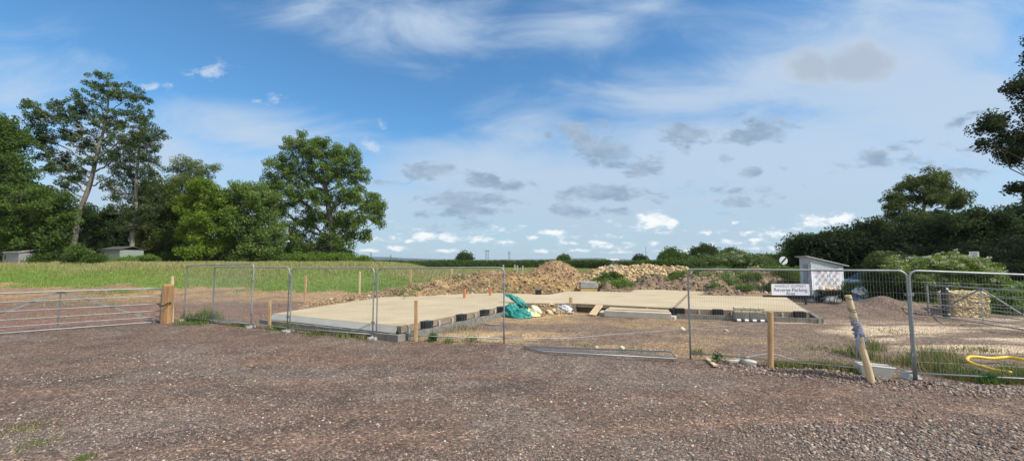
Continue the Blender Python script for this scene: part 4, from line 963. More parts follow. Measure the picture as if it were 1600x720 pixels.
tree('dense_tree', 'dark dense tree filling the gap behind the two tall trunks', 56, [(165, 402), (166, 370), (168, 345)], .3,
     [(150,345,34,24),(185,350,34,24),(135,370,36,22),(225,345,28,26),(120,345,22,18),(185,378,40,20),(235,370,30,26)], 300, .75, 120, .14, (.020,.036,.012), DG, 105, G1, BARKD)
tree('pale_tree', 'thin pale green crown showing above the dark bushes', 58, [(300, 402), (300, 330), (302, 280)], .25,
     [(300,258,20,14),(283,268,16,12),(320,268,18,12),(305,282,34,12),(335,262,8,8),(275,285,14,10)], 110, .5, 70, .11, (.15,.19,.08), (.22,.27,.12), 106, G1, BARK, shell=.7)
tree('olive_tree', 'olive green tree between the slim trunk and the lime green bush', 50, [(258, 404), (260, 360), (262, 320)], .3,
     [(260,300,34,22),(240,325,30,22),(285,320,26,22),(255,350,36,22),(232,355,24,22),(280,365,30,24),(245,385,34,16),(300,295,18,14)], 300, .65, 130, .12, DG, OG, 107, G1, BARKD)
tree('lime_tree', 'lime green bushy tree, brightest in the left group', 47, [(322, 408), (322, 370), (320, 330)], .25,
     [(322,300,26,18),(300,325,26,20),(340,320,26,20),(325,345,30,18),(345,360,28,18),(305,365,26,18),(360,340,20,16),(330,385,26,14),(310,395,30,12)], 280, .52, 125, .11, (.10,.165,.026), YG, 108, G1, BARKD)
tree('rounded_tree', 'mid green rounded tree between the lime green bush and the big tree', 48.5, [(388, 406), (388, 360), (386, 320)], .3,
     [(385,302,36,20),(362,315,28,22),(412,314,30,24),(345,335,22,20),(385,345,36,22),(420,355,28,24),(375,375,34,22),(415,385,34,20),(355,392,28,16)], 330, .58, 130, .115, (.12,.19,.045), (.20,.28,.075), 109, G1, BARKD)
tree('oak_tree', 'biggest rounded tree with forked trunk at the right end of the left group', 52, [(522, 408), (521, 375), (516, 340), (508, 290), (500, 250)], .55,
     [(475,232,34,22),(505,240,34,24),(540,245,30,22),(445,262,34,24),(485,272,38,24),(530,272,36,24),(560,272,18,20),(430,290,26,22),(465,305,36,24),(510,310,36,24),(548,305,30,22),(575,318,26,20),
      (592,325,14,16),(440,330,30,22),(480,345,34,22),(525,345,34,22),(560,345,28,18),(590,345,12,12),(455,370,30,20),(500,378,30,20),(540,372,24,18),(572,368,14,10),(445,395,28,12),(480,398,30,12),(535,398,20,12)],
     980, .46, 85, .11, (.10,.165,.036), (.20,.28,.06), 110, G1, BARKD, shell=.62, twig=.03)
# shrubs under the left trees
def bush(name, label, D, lobes, ncl, cs, nl, ls, ca, cb, seed, group=None, flowers=0, fcol=(.62, .60, .45), cat='bush', flat=.7, zb=None, fl=.05):
    x = sum(l[0] for l in lobes)/len(lobes); t = tree(name, label, D, [(x, 409), (x, lobes[0][1]+lobes[0][3]*.6), (x+2, lobes[0][1])], .05, lobes, ncl, cs, nl, ls, ca, cb, seed, group, BARKD, cat, flat=flat, twig=.012, zb=zb)
    if flowers:
        r = np.random.RandomState(seed+9); fo_ = [c for c in t.children if c.name.startswith('foliage')][0].data
        n = len(fo_.vertices); co_ = np.empty(n*3, np.float32); fo_.vertices.foreach_get('co', co_); co_ = co_.reshape(-1, 3)
        cand = co_[r.choice(n, 6000)]; sc = cand[:, 2]-.7*cand[:, 1]+r.normal(0, .35, 6000); top = cand[np.argsort(-sc)[:flowers*6]][r.choice(flowers*6, flowers, False)]
        ix = np.repeat(np.arange(flowers), 16); P = top[ix]+r.normal(0, fl, (len(ix), 3))*np.array([1, 1, .35])+np.array([0, -.03, .05]); col = np.array(fcol)*r.uniform(.7, 1.15, (len(ix), 1))
        V, F, C = leafmesh(P, fl*.45, col, seed+4, 2.); o = link('blossom', np_mesh('blossom', V, F, C), LEAF, t)
    return t
bush('bramble_bush', 'leafy bright green bush at the foot of the slim trunk by the shed', 42, [(205,408,28,7),(180,410,20,6),(228,406,14,9)], 90, .35, 70, .07, MG, LG_, 120, 'bushes at the foot of the left trees')
bush('dark_bush', 'dark bush hiding the base of the leaning trunk left of the shed', 38.5, [(128,396,16,14),(142,404,18,10),(118,407,10,7),(60,402,15,11),(52,406,14,8)], 150, .4, 80, .08, DG, MG, 121, 'bushes at the foot of the left trees')
bush('low_bush', 'low green bush under the rounded trees left of the oak', 49, [(350,402,40,9),(420,404,40,9),(280,404,30,8)], 150, .5, 80, .09, DG, MG, 122, 'bushes at the foot of the left trees')
bush('elder_bush', 'small bush below the right side of the biggest tree', 50, [(505,402,30,8),(540,404,22,7),(465,404,24,7)], 130, .5, 80, .09, MG, LG_, 123, 'bushes at the foot of the left trees')
# right side trees
tree('maple_tree', 'rounded tree rising highest above the dark right hand wood', 40, [(1440, 405), (1442, 350), (1445, 310)], .28,
     [(1445,280,28,16),(1420,290,22,14),(1475,290,26,16),(1400,310,20,14),(1440,312,34,16),(1485,312,24,18),(1410,335,30,14),(1465,340,36,16),(1395,325,16,8)], 280, .38, 90, .09, (.06,.09,.028), (.15,.18,.042), 130, G2, BARKD, shell=.6)
for i, (x, y, D, s, lb) in enumerate(((1262, 385, 38, 1.0, 'low dark tree with its top just above the shed roof'), (1300, 380, 36, 1.05, 'dark tree behind the shed, right of its roof'), (1345, 368, 35, 1.1, 'dark tree between the shed and the round topped one'),
                                   (1395, 362, 34, 1.2, 'dark tree under the left side of the round topped one'), (1455, 362, 33, 1.2, 'dark tree directly below the round topped one'), (1515, 350, 31, 1.25, 'dark leafy tree right of the round topped one'), (1575, 345, 30, 1.3, 'dark leafy tree nearest the right edge'), (1650, 340, 30, 1.4, 'dark tree mostly outside the right edge'))):
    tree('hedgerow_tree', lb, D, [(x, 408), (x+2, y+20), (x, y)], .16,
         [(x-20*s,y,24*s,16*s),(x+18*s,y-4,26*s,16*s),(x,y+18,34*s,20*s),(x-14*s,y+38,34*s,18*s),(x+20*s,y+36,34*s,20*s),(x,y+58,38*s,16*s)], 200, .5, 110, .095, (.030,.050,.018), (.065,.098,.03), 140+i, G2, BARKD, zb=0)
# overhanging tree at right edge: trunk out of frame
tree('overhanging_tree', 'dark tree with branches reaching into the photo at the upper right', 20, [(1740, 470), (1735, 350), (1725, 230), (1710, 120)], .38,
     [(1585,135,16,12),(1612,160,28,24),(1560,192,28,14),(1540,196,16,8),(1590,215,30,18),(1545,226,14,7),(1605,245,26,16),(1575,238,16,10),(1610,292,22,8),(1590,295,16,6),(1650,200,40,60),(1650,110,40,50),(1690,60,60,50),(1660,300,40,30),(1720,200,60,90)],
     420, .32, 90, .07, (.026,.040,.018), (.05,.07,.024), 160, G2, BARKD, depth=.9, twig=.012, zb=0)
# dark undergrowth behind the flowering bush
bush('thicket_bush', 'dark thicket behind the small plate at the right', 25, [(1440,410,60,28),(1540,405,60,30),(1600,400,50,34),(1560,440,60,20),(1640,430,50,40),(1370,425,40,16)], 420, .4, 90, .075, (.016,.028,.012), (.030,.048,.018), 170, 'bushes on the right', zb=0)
bush('hawthorn_bush', 'dark green bush with dead brown stems left of the flowering one', 19.5, [(1388,414,26,18),(1372,438,22,22),(1400,445,30,24),(1385,468,28,12),(1352,455,10,16)], 260, .28, 80, .05, DG, (.07,.085,.035), 171, 'bushes on the right', flowers=35, fcol=(.38,.30,.2), zb=0)
bush('flowering_bush', 'broad elder bush dotted with cream blossom above the stone wall', 18.6, [(1450,416,36,16),(1495,412,36,16),(1532,424,28,16),(1425,432,30,20),(1475,438,38,18),(1515,443,34,14),(1552,438,14,16),(1450,462,26,12),(1405,420,20,18)], 460, .22, 75, .045, (.13,.20,.04), (.21,.29,.06), 172, 'bushes on the right', flowers=420, fl=.07, zb=0)
bush('cow_parsley', 'green growth right of the stone wall below the blossom', 16.6, [(1570,470,30,18),(1600,460,24,18),(1550,490,22,14),(1590,500,30,10),(1540,503,22,6)], 180, .22, 70, .045, MG, LG_, 173, 'bushes on the right', flowers=30, zb=0)
bush('shed_bush', 'small bush growing between the shed and the blue sack', 20.6, [(1328,452,11,12),(1324,463,9,9),(1336,466,8,10)], 60, .2, 60, .045, DG, MG, 174, 'bushes on the right', zb=0)
# hedge bank with elder behind the topsoil
bush('elder_bush', 'pale green elder bank with cream flower heads left of the road sign', 36, [(1110,408,30,9),(1140,405,26,10),(1165,408,26,10),(1190,412,22,10),(1150,420,40,8),(1205,418,14,8)], 240, .42, 80, .075, (.09,.14,.045), (.16,.215,.08), 175, 'bushes behind the heaps', flowers=110, fl=.09, zb=0)
bush('weedy_bush', 'green bush on the topsoil bank just left of the shed', 27.5, [(1238,430,16,10),(1225,425,14,9),(1245,440,10,8)], 90, .28, 70, .055, MG, LG_, 176, 'bushes behind the heaps', zb=.3)
for i, (x, y, D, rx, ry, lb) in enumerate(((955,430,30,16,6,'dark weedy bush left end of the mud mound'),(1022,433,29.4,16,4.5,'bright green bush on top of the mud mound'),(1058,431,29.5,14,6,'dark green bush at the right of the mud mound'),(1097,424,31,16,7,'grey green bush behind the post of the long fence panel'),(1130,441,28.3,11,5.5,'green weed clump low on the topsoil bank'),(1162,450,27,11,4,'bright green clump at the foot of the topsoil bank'),(1175,430,29,14,7,'weeds half way up the topsoil bank, left of the sign'),(1206,448,27.5,8,6,'green clump right behind the left end of the parking sign'))):
    bush('weed_bush', lb, D, [(x,y,rx,ry),(x-rx*.6,y+ry*.4,rx*.6,ry*.6),(x+rx*.5,y+ry*.3,rx*.6,ry*.7)], 45, .22, 60, .045, (.03,.055,.018) if i in (0, 2, 3) else MG, MG if i in (0, 2, 3) else (.085,.15,.03), 180+i, 'bushes behind the heaps', zb=.3)
# weeds growing over the spoil heaps: nobody could count them
Pw, cw_, sw = [], [], []
for nm, th, m, zmin in (('mud_heap', .60, 260, .35), ('topsoil_heap', .50, 900, .0), ('rubble_heap', .64, 170, .2), ('clay_heap', .74, 60, .0)):
    V = HV[nm]; r = np.random.RandomState(len(nm)); k = np.where((fbm(V[:, 0]*.55, V[:, 1]*.55, 87) > th-.08) & (V[:, 2] > zmin))[0]
    if nm == 'rubble_heap': k = k[V[k, 1] < 31.8]
    if len(k): k = r.choice(k, m); Pw.append(V[k]); sw.append(r.uniform(.10, .24, m)); cw_.append(np.array((.10,.18,.035))*(1-.6*(g_ := r.uniform(0, 1, (m, 1))))+np.array((.19,.26,.06))*.6*g_)
Pw, sw, cw_ = np.vstack(Pw), np.concatenate(sw), np.vstack(cw_); m = 34; r = np.random.RandomState(8)
P = np.repeat(Pw, m, 0)+np.abs(r.normal(0, 1, (len(Pw)*m, 3)))*np.array([1, 1, 1.1])*np.repeat(sw, m)[:, None]*np.sign(r.normal(0, 1, (len(Pw)*m, 3))*np.array([1, 1, 0])+np.array([0, 0, 1]))*.8
V, F, C = leafmesh(P, .05, np.repeat(cw_, m, 0)*r.uniform(.6, 1.4, (len(P), 1)), 9); tag(link('weeds', np_mesh('weeds', V, F, C), LEAF), 'green weeds spreading over the soil and rubble heaps', None, kind='stuff')
# distant trees and hedges
def far_tree(label, D, x, y, rx, ry, n, seed, ca=DG, cb=MG, grp='distant trees'):
    return tree('distant_tree', label, D, [(x, 409), (x, y+ry*.6), (x, y)], .25, [(x,y-ry*.25,rx*.7,ry*.7),(x-rx*.45,y+ry*.15,rx*.55,ry*.6),(x+rx*.45,y+ry*.1,rx*.55,ry*.65),(x,y+ry*.5,rx*.85,ry*.5)], n, D*.0105, 60, D*.0021, ca, cb, seed, grp, BARKD, zb=0, twig=.03)
far_tree('small round tree alone on the hedge line', 150, 726, 402, 10, 6, 60, 201, DG, (.05,.07,.03))
far_tree('dark small tree on the skyline right of the conical heap', 140, 880.5, 405, 7, 6, 50, 202)
far_tree('small dark tree above the rubble heap', 130, 1000, 406, 8, 5, 50, 203, (.02,.03,.015), DG)
far_tree('broad domed tree left of the largest distant tree', 85, 1046, 399, 17, 10, 110, 204)
far_tree('low tree between the two domed trees', 88, 1070, 404, 12, 6, 60, 205)
far_tree('largest domed tree on the skyline right of the twin pole', 80, 1101, 394, 21, 13, 140, 206, DG, (.045,.065,.022))
far_tree('small rounded tree right of the largest domed tree', 75, 1142, 397, 12, 7, 70, 207)
far_tree('low green tree at the left end of the far hedge', 75, 567, 407, 12, 4, 40, 209, MG, LG_)
far_tree('low dark tree left of the dark right hand wood', 50, 1232, 398, 14, 12, 80, 210)
def hedge(name, label, x0, x1, D0, D1, yt0, yt1, n, seed, ca, cb, w=2.0, cls=.5):
    r = np.random.RandomState(seed); t_ = r.uniform(0, 1, n); D = D0+(D1-D0)*t_; px = x0+(x1-x0)*t_; yt = yt0+(yt1-yt0)*t_
    X = (px-800)/FPX*D; top = HC+(408-yt)/FPX*D; top = top*(.86+.28*vn(X*.25, X*0, seed)); z = top*r.uniform(0.02, 1, n)**.8
    P0 = np.stack([X, D+r.uniform(-w, w, n)*.5*np.sqrt(np.maximum(0, 1-(z/top)**3)), z], 1)
    m = 26; P = np.repeat(P0, m, 0)+r.normal(0, cls*.45, (n*m, 3)); P[:, 2] = np.maximum(P[:, 2], .03)
    wv = np.clip(np.repeat(r.uniform(0, .7, n), m)+r.uniform(-.1, .4, n*m), 0, 1)[:, None]; col = np.array(ca)*(1-wv)+np.array(cb)*wv
    c = np.array([(X.min()+X.max())/2, (D0+D1)/2, 0]); V, F, C = leafmesh(P-c, cls*.28, col, seed)
    tag(link(name, np_mesh(name, V, F, C), LEAF, None, tuple(c)), label, 'hedge')
hedge('hedge', 'long dark green hedge across the far side of the field behind the clay bank', 548, 950, 125, 125, 407.6, 408.2, 6500, 301, DG, MG, 3., .55)
hedge('hedge', 'trimmed green hedge behind the rubble heap and the domed trees', 1000, 1150, 62, 55, 408.5, 405, 2200, 302, MG, (.075,.115,.03), 2., .45)
hedge('hedge', 'thin pale hedge far behind, left of the rubble heap', 880, 1010, 118, 95, 408.0, 409, 1500, 303, DG, MG, 3., .6)
hedge('hedge', 'far hedge across the gap between the domed trees and the right hand wood', 1120, 1290, 70, 60, 402, 400, 2200, 304, DG, MG, 3., .6)
hedge('hedge', 'tall dark hedge closing the view behind the left hand trees', -140, 545, 66, 62, 372, 388, 5200, 305, (.022,.038,.014), DG, 4., .9)
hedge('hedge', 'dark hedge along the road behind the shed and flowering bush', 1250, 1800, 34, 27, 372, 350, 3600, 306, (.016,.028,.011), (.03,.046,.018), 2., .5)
# ------------------------------------------------------------------ grass
def blades(P, h, w, col, seed, lean=.35):
    r = np.random.RandomState(seed); n = len(P); a = r.uniform(0, 6.283, n); s = np.stack([np.cos(a), np.sin(a), np.zeros(n)], 1)*w[:, None]*.5
    b = r.uniform(0, 6.283, n); l = r.uniform(.1, 1, n)*lean; tip = np.stack([np.cos(b)*l*h, np.sin(b)*l*h, h], 1); mid = tip*.5*np.array([.6, .6, 1.1])
    V = np.stack([P-s, P+s, P+mid+s*.7, P+tip, P+mid-s*.7], 1).reshape(-1, 3); i = np.arange(n)[:, None]*5
    F4 = np.concatenate([i+0, i+1, i+2, i+4], 1); F3 = np.concatenate([i+4, i+2, i+3, i+3], 1)
    return V, F4, i, np.repeat(col, 5, 0)
def grass_obj(name, label, x, y, h, w, col, seed, lean=.35, z=None):
    z = hgt(x, y) if z is None else z
    V, F4, i, C = blades(np.stack([x, y, z], 1), h, w, col, seed, lean); F3 = np.concatenate([i+4, i+2, i+3], 1)
    me = bpy.data.meshes.new(name); me.vertices.add(len(V)); me.vertices.foreach_set('co', V.astype(np.float32).ravel())
    li = np.concatenate([F4.ravel(), F3.ravel()]).astype(np.int32); me.loops.add(len(li)); me.loops.foreach_set('vertex_index', li)
    ls = np.concatenate([np.arange(0, F4.size, 4), F4.size+np.arange(0, F3.size, 3)]).astype(np.int32); me.polygons.add(len(ls)); me.polygons.foreach_set('loop_start', ls); me.update(calc_edges=True)
    a = me.color_attributes.new('Col', 'FLOAT_COLOR', 'POINT'); c4 = np.ones((len(V), 4), np.float32); c4[:, :3] = C; a.data.foreach_set('color', c4.ravel())
    return tag(link(name, me, BLADE), label, 'grass', kind='stuff')
def gcol(x, y, n, straw=.5):
    k = (fbm(x*.12, y*.12, 91)*1.3-.15+R.uniform(-.3, .3, n)); k = np.clip(k*straw*1.6, 0, 1)[:, None]
    return (np.array((.14,.235,.04))*(1-k)+np.array((.33,.31,.12))*k)*R.uniform(.7, 1.3, (n, 1))
n = 330000; v = R.uniform(0, 1, n); y = 24*(130/24)**(v**1.15); px = R.uniform(-60, 1000, n); x = (px-800)/FPX*y
g = grass_w(x, y); ok = (R.uniform(0, 1, n) < g) & ~((y > 60) & (x < -22)); x, y = x[ok], y[ok]; n = len(x)
tall = ss(31, 37, y+(fbm(x*.2, y*.2, 92)-.5)*12); h = (R.uniform(.05, .15, n)+tall*R.uniform(.06, .27, n))*(.6+.9*fbm(x*.5, y*.5, 96))
c = gcol(x, y, n, 1.)*1.; k = tall[:, None]*np.clip(.35+1.1*(fbm(x*.09, y*.09, 97)-.25), 0, .9)[:, None]; c = c*(1-k)+np.array((.36,.33,.14))*R.uniform(.6, 1.3, (n, 1))*k
k2 = (1-tall[:, None])*.6; c = c*(1-k2)+np.array((.15,.29,.038))*R.uniform(.7, 1.3, (n, 1))*k2
grass_obj('field_grass', 'rough meadow grass, green in front and straw coloured beyond', x, y, h, .012+.0011*y, c, 401, .5)
n = 60000; px = R.uniform(1080, 1660, n); y = R.uniform(9, 40, n); x = (px-800)/FPX*y
g = grass_w(x, y); ok = R.uniform(0, 1, n) < g; x, y = x[ok], y[ok]; n = len(x)
grass_obj('verge_grass', 'green grass and weeds beyond the track on the right', x, y, R.uniform(.12, .4, n), np.full(n, .03), gcol(x, y, n, .6), 402, .6)
# tufts along the fence lines
X_, Y_, H_, C_ = [], [], [], []
def tuft(px, py, rx, ry, n, h, straw=.4, z=0):
    n = int(n*.55) if px > 1380 else n; h = h*.75 if px > 1330 else h
    p = G(px, py); q = G(px+rx, py); sx = abs(q.x-p.x); sy = ry
    x = p.x+R.normal(0, .5, n)*sx; y = p.y+R.normal(0, .5, n)*sy; X_.append(x); Y_.append(y); H_.append(h*R.uniform(.4, 1.2, n))
    k = np.clip(R.uniform(-.3, 1, n)*straw*2, 0, 1)[:, None]; C_.append((np.array((.095,.165,.03))*(1-k)+np.array((.34,.25,.11))*k)*R.uniform(.7, 1.25, (n, 1)))
for a_ in ((312,500,22,.5,420,.32,.15),(330,503,14,.3,260,.4,.2),(300,507,26,.2,250,.12,.1),(322,497,6,.2,60,.55,.3),(375,508,18,.3,160,.15,.3),(440,514,20,.3,260,.2,.35),(462,514,18,.5,260,.22,.45),(500,520,26,.5,300,.16,.5),
           (545,525,24,.3,260,.16,.35),(570,528,14,.25,160,.14,.5),(610,524,24,.4,160,.1,.6),(676,531,6,.15,220,.22,.02),(700,534,10,.2,90,.14,.4),(735,532,14,.4,120,.12,.5),(640,505,40,.5,260,.09,.7),(720,515,40,.8,300,.10,.7),
           (1235,577,20,.18,420,.15,.75),(1265,577,22,.2,420,.16,.6),(1215,572,20,.3,200,.12,.6),(1300,580,24,.3,420,.18,.75),(1335,583,22,.3,420,.24,.7),(1345,560,14,.35,260,.45,.6),(1362,545,12,.3,160,.4,.45),
           (1400,570,26,.5,420,.2,.75),(1448,575,24,.45,700,.40,.8),(1475,583,30,.4,900,.30,.5),(1505,592,30,.2,800,.22,.35),(1540,596,30,.15,900,.2,.3),(1575,598,30,.2,900,.22,.4),(1610,590,30,.4,700,.3,.4),(1460,562,20,.4,420,.42,.85),(1485,566,16,.35,350,.34,.6),(1530,548,40,.3,350,.16,.6),(1465,580,30,.5,260,.5,.95),
           (1547,603,10,.1,420,.16,.05),(1620,600,30,.4,900,.3,.3),(1400,520,40,.6,160,.1,.6),(1280,545,40,.5,160,.08,.6),(1312,552,12,.2,90,.1,.2),(985,548,40,.3,140,.06,.5),(915,541,20,.2,80,.06,.6),(1090,552,10,.2,90,.15,.8),
           (20,672,60,.5,260,.03,.4),(60,690,30,.25,200,.03,.3),(130,712,14,.1,160,.035,.2),(45,668,20,.15,120,.03,.7),(1470,680,60,.4,150,.02,.5),(300,430,80,1.5,500,.25,.4),(130,437,90,1.6,600,.25,.4),(155,462,40,1.,120,.12,.3)): tuft(*a_)
# straggling grass on the soil beyond and on the heaps' edges
n = 14000; x = R.uniform(-30, -5, n); y = R.uniform(15, 31, n); k = (fbm(x*.35, y*.35, 95) > .60) & (R.uniform(0, 1, n) < .35); x, y = x[k], y[k]; n = len(x)
X_.append(x); Y_.append(y); H_.append(R.uniform(.05, .18, n)); C_.append(gcol(x, y, n, .6))
x = np.concatenate(X_); y = np.concatenate(Y_); h = np.concatenate(H_); c = np.vstack(C_); k = y > 3
x, y, h, c = x[k], y[k], h[k], c[k]
grass_obj('weed_grass', 'tufts of grass and weeds along the foot of the fence and on bare soil', x, y, h, .006+.0009*y, c, 403, .7)
# small leafy weed at the fence gap
def weed(px, py, hgt_, label, name='leafy_weed', n=130, col=(.035,.11,.03)):
    p = G(px, py); p.z = float(hgt(p.x, p.y)); r = np.random.RandomState(int(px)); t = thing(name, tuple(p), label, 'weed')
    P = r.normal(0, 1, (n, 3))*np.array([hgt_*.32, hgt_*.25, hgt_*.25])+np.array([0, 0, hgt_*.5]); P[:, 2] = np.abs(P[:, 2])+.02
    V, F, C = leafmesh(P, hgt_*.16, np.array(col)*r.uniform(.6, 1.5, (n, 1)), 5, 1.2, .4); link('leaves', np_mesh('leaves', V, F, C), LEAF, t)
    mb = MB()
    for i in range(7): q = P[i]; mb.tube([tuple(p), tuple(p+Vector(q)*.5+Vector((0, 0, .02))), tuple(p+Vector(q))], .004, 4)
    mb.build('stem', BARKD, t)
weed(1189, 0+566, .01, 'x') if False else None
weed(1121, 568, .20, 'small dark green leafy weed beside the pale offcut at the fence gap')
weed(676, 532, .18, 'tuft like green weed right of the brown stake before the slab')
weed(1547, 602, .2, 'dark leafy weed growing through the bottom rail of the rightmost panel')
# ------------------------------------------------------------------ sky
SUN_AZ, SUN_EL = math.radians(117), math.radians(50)     # azimuth clockwise from the view direction (+Y)
w = bpy.data.worlds.new('World'); S.world = w; w.use_nodes = True; nt = w.node_tree; nt.nodes.clear(); L = nt.links.new
out = nn(nt, 'ShaderNodeOutputWorld'); bg = nn(nt, 'ShaderNodeBackground'); bg.inputs['Strength'].default_value = .1; L(bg.outputs[0], out.inputs[0])
sky = nn(nt, 'ShaderNodeTexSky'); sky.sky_type = 'NISHITA'; sky.sun_disc = False; sky.sun_elevation = SUN_EL; sky.sun_rotation = SUN_AZ
sky.air_density = 1.0; sky.dust_density = .6; sky.ozone_density = 2.0
tc = nn(nt, 'ShaderNodeTexCoord'); sp = nn(nt, 'ShaderNodeSeparateXYZ'); L(tc.outputs['Generated'], sp.inputs[0])
def M(op, a, b=None, c=None, clamp=False):
    n = nn(nt, 'ShaderNodeMath', operation=op); n.use_clamp = clamp
    for i, v in enumerate((a, b, c)):
        if v is None: continue
        if isinstance(v, (int, float)): n.inputs[i].default_value = v
        else: L(v, n.inputs[i])
    return n.outputs[0]
def comb(x, y, z=0):
    n = nn(nt, 'ShaderNodeCombineXYZ')
    for i, v in enumerate((x, y, z)):
        if isinstance(v, (int, float)): n.inputs[i].default_value = v
        else: L(v, n.inputs[i])
    return n.outputs[0]
def noise(v, sc, det=6, rough=.55, dist=0, scl=(1, 1, 1), off=(0, 0, 0)):
    mp = nn(nt, 'ShaderNodeMapping'); mp.inputs['Scale'].default_value = scl; mp.inputs['Location'].default_value = off; L(v, mp.inputs[0])
    n = nn(nt, 'ShaderNodeTexNoise'); n.inputs['Scale'].default_value = sc; n.inputs['Detail'].default_value = det; n.inputs['Roughness'].default_value = rough; n.inputs['Distortion'].default_value = dist
    L(mp.outputs[0], n.inputs['Vector']); return n.outputs['Fac']
def sstep(v, a, b):
    n = nn(nt, 'ShaderNodeMapRange', interpolation_type='SMOOTHSTEP'); n.inputs['From Min'].default_value = a; n.inputs['From Max'].default_value = b; L(v, n.inputs['Value']); return n.outputs[0]
def mixc(f, a, b):
    n = nn(nt, 'ShaderNodeMix', data_type='RGBA')
    if isinstance(f, (int, float)): n.inputs['Factor'].default_value = f
    else: L(f, n.inputs['Factor'])
    for k, v in (('A', a), ('B', b)):
        if isinstance(v, tuple): n.inputs[k].default_value = (*v, 1)
        else: L(v, n.inputs[k])
    return n.outputs['Result']
yy = M('MAXIMUM', sp.outputs[1], .04); front = sstep(sp.outputs[1], .05, .2)
U = M('DIVIDE', sp.outputs[0], yy); Vv = M('DIVIDE', sp.outputs[2], yy); UV = comb(U, Vv)
BS = 1.; LAST = [None]
def blobs(lst):
    """soft ellipses on the sky; each batch is made to wait for the one before (tiny term) so the shader stays small"""
    acc = None; src = UV
    for i, b in enumerate(lst):
        if i % 3 == 0:
            dep = acc if acc is not None else LAST[0]
            if dep is not None:
                va = nn(nt, 'ShaderNodeVectorMath', operation='ADD'); L(UV, va.inputs[0]); L(M('MULTIPLY', dep, 1e-7), va.inputs[1]); src = va.outputs[0]
        px, py, rx, ry = b[:4]; ang = b[4] if len(b) > 4 else 0; amp = b[5] if len(b) > 5 else 1
        d = ray(px, py); mp = nn(nt, 'ShaderNodeMapping', vector_type='TEXTURE'); mp.inputs['Location'].default_value = (d[0]/d[1], d[2]/d[1], 0)
        mp.inputs['Rotation'].default_value = (0, 0, math.radians(ang)); mp.inputs['Scale'].default_value = (rx*BS/FPX, ry*BS/FPX, 1); L(src, mp.inputs[0])
        ln = nn(nt, 'ShaderNodeVectorMath', operation='LENGTH'); L(mp.outputs[0], ln.inputs[0]); v = M('MULTIPLY_ADD', ln.outputs['Value'], -amp, amp)
        acc = v if acc is None else M('MAXIMUM', acc, v)
    r = M('MAXIMUM', acc, -.5); LAST[0] = r; return r
# thin high veil
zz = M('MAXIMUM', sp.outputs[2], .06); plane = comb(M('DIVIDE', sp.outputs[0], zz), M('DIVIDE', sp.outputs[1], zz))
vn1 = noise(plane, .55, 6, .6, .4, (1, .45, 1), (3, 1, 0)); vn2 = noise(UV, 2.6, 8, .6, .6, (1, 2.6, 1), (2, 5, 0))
vb = blobs([(1230,260,620,170,4,1.05),(1180,130,440,80,12,.72),(1480,180,460,300,0,1.),(900,300,460,110,0,1.1),(830,215,190,80,30,.5),(650,330,360,75,0,.9),(380,205,230,55,-6,.95),(250,250,320,80,-4,1.),(300,320,460,90,0,1.1),(20,160,160,120,0,.5),(640,30,260,75,-6,.62),(900,40,260,60,8,.5),(20,190,200,110,0,.5),(1000,10,200,40,0,.5),(1300,20,420,60,0,.3)])
veil = M('ADD', M('MULTIPLY', M('ADD', vb, .0), 1.15), M('MULTIPLY_ADD', vn2, 1.9, -1.05)); veil = M('MULTIPLY', M('MULTIPLY', sstep(veil, -.25, .85), .90), front)
pass
skc = nn(nt, 'ShaderNodeMix', data_type='RGBA', blend_type='MULTIPLY'); skc.inputs['Factor'].default_value = 1; L(sky.outputs[0], skc.inputs['A']); skc.inputs['B'].default_value = (SKYT := (.585, .99, 1.18, 1))
c = mixc(veil, skc.outputs['Result'], (3.65, 4.5, 5.6))
# soft horizon band
hb = M('MULTIPLY', M('SUBTRACT', 1, sstep(Vv, -.02, .30)), .9); c = mixc(M('MULTIPLY', hb, front), c, (3.25, 4.15, 4.95))
# grey shaded clouds
BS = 1.5
gb = blobs([(665,269,55,12,0),(768,285,52,15,-3),(725,311,75,14,0),(735,328,55,9,0,.9),(690,335,60,9,0,.7),(730,352,60,10,0,.55),(835,288,16,6,-15,.7),
            (905,215,34,22,-20),(940,238,50,20,-18),(1005,258,34,18,22),(942,198,22,9,0,.7),(1068,210,38,20,-5),(1180,205,55,20,8),(1160,218,34,12,0,.7),(1168,271,24,8,8),(1225,262,16,5,0,.5),
            (925,305,55,15,0),(905,328,36,12,-6),(955,330,36,8,-8,.8),(1000,300,70,14,0,.55),(1148,318,36,13,0,.9),(1170,298,70,10,0,.5),(1370,240,60,12,20,.7),(1440,255,70,14,0,.6),(1510,270,70,12,0,.6),(1500,190,50,8,20,.4),
            (858,212,8,8,0,.7),(600,284,40,6,0,.5),(1130,245,8,8,0,.5),(820,318,20,5,0,.5),(1560,235,60,16,0,.5)])
BS = 1.
gn = noise(UV, 13, 9, .62, .3, (1, 2., 1)); g = M('ADD', gb, M('MULTIPLY_ADD', gn, 2.9, -1.62)); ga = M('MULTIPLY', M('MULTIPLY', sstep(g, -.02, .55), front), .88)
ub = noise(UV, 9, 6, .6, 0, (1, 2, 1), (7, 0, 0)); gc = mixc(sstep(ub, .35, .65), (1.8, 2.6, 3.55), (2.9, 3.6, 4.5)); c = mixc(ga, c, gc)
# large soft off-white cloud upper right
lb = blobs([(1268,108,72,42,0,1.5),(1335,104,105,48,6,1.5)]); lg = M('ADD', lb, M('MULTIPLY_ADD', noise(UV, 8, 6, .55), 2.2, -1.1)); c = mixc(M('MULTIPLY', M('MULTIPLY', sstep(lg, 0, .8), front), .8), c, mixc(sstep(lg, .0, 1.0), (4.0, 4.5, 5.2), (3.0, 3.5, 4.2)))
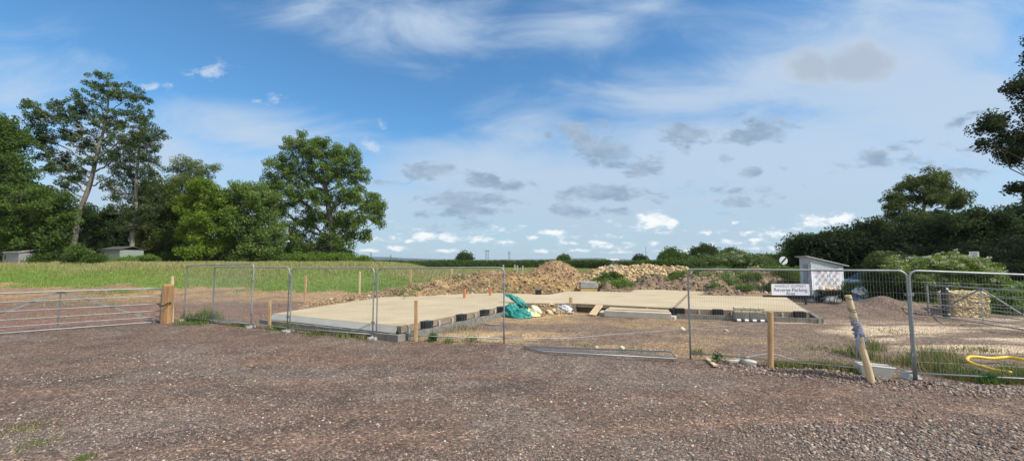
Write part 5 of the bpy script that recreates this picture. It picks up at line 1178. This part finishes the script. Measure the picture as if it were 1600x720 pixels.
# white cumulus
wb_ = blobs([(1022,345,34,17,0,1.2),(1048,350,18,9,0,1.1),(1275,345,34,12,0,.9),(1315,343,38,13,0,.9),
             (660,370,32,10,0,.9),(695,370,24,9,0,.85),(745,374,24,8,0,.8),(620,388,24,6,0,.85),(865,363,30,6,0,.75),(640,376,14,6,0,.8),(575,391,22,4,0,.8),(1095,391,30,4,0,.8),(960,394,26,3,0,.8),(700,392,30,4,0,.8),(905,391,20,4,0,.8),(832,371,16,4,0,.8),(1180,374,18,4,0,.8),(932,379,24,6,0,.8),(1020,382,14,6,0,.7),(1140,379,30,6,0,.7),(1240,378,26,5,0,.7),(1210,366,40,6,0,.5),(1480,380,60,10,0,.5),(885,380,20,5,0,.6),(790,378,20,5,0,.6),(850,392,30,4,0,.6),(1195,388,60,4,0,.5)])
wisp = M('MULTIPLY', M('MULTIPLY', sstep(M('ADD', blobs([(325,111,48,16,8,.8),(242,136,30,9,0,.6),(430,154,18,10,0,.7),(596,196,12,9,-40,.6),(580,232,26,18,-30,.7),(400,157,14,6,0,.4)]), M('MULTIPLY_ADD', noise(UV, 22, 9, .68, .5, (1, 1.6, 1)), 3.2, -1.75)), -.1, .8), front), .66); c = mixc(wisp, c, (4.6, 5.2, 6.1))
bandb = M('MULTIPLY', M('MULTIPLY', sstep(Vv, .005, .03), M('SUBTRACT', 1, sstep(Vv, .07, .13))), .42)
cn = noise(UV, 30, 9, .66, .25, (1, 2.2, 1)); cn2 = noise(UV, 9, 5, .5, 0, (1, 5, 1), (1, 4, 0)); wb2 = M('MAXIMUM', wb_, M('MULTIPLY_ADD', M('MULTIPLY', bandb, sstep(cn2, .38, .62)), 1.75, -.5))
wv = M('ADD', wb2, M('MULTIPLY_ADD', cn, 2.5, -1.22)); wa = M('MULTIPLY', M('MULTIPLY', sstep(wv, 0., .55), front), .9)
# lit tops: compare the cloud field with itself a little higher
cnu = noise(UV, 30, 9, .66, .25, (1, 2.2, 1), (0, -.03, 0)); lit = sstep(M('SUBTRACT', wv, M('MULTIPLY', M('SUBTRACT', cnu, cn), 0.6)), .1, .9)
wc = mixc(lit, (4.5, 5.3, 6.1), (6.9, 7.05, 6.9)); c = mixc(wa, c, wc)
c = mixc(M('MULTIPLY', sstep(vn1, .30, .60), M('SUBTRACT', .9, front), clamp=True), c, (8.2, 8.4, 8.6))  # extra bright cloud added behind the camera, out of view, to fill front faces
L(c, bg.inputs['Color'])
hz = bpy.data.materials.new('haze'); hz.use_nodes = True; hn = hz.node_tree; hn.nodes.clear(); ho = nn(hn, 'ShaderNodeOutputMaterial')
pv = nn(hn, 'ShaderNodeVolumePrincipled'); pv.inputs['Color'].default_value = (.80, .88, .98, 1); pv.inputs['Density'].default_value = 0.00011; pv.inputs['Anisotropy'].default_value = .2; hn.links.new(pv.outputs[0], ho.inputs['Volume'])
mb = MB(); mb.box(-3600, 3600, -310, 4300, -9, 45); h_ = mb.build('haze', hz); h_['kind'] = 'stuff'; h_['label'] = 'thin summer haze over the far hills'
# ------------------------------------------------------------------ sun
sl = bpy.data.lights.new('sun', 'SUN'); sl.energy = 3.8; sl.angle = math.radians(.6); sl.color = (1, .955, .87); so_ = bpy.data.objects.new('sun', sl); COL.objects.link(so_)
d = Vector((math.sin(SUN_AZ)*math.cos(SUN_EL), math.cos(SUN_AZ)*math.cos(SUN_EL), math.sin(SUN_EL))); so_.rotation_euler = d.to_track_quat('Z', 'Y').to_euler(); so_.location = (20, -5, 40)
S.view_settings.view_transform = 'Standard'; S.view_settings.look = 'None'; S.view_settings.exposure = .55; S.view_settings.gamma = 1; S.view_settings.use_curve_mapping = False
S.cycles.max_bounces = 6; S.cycles.diffuse_bounces = 3; S.cycles.transmission_bounces = 4; S.cycles.use_denoising = True
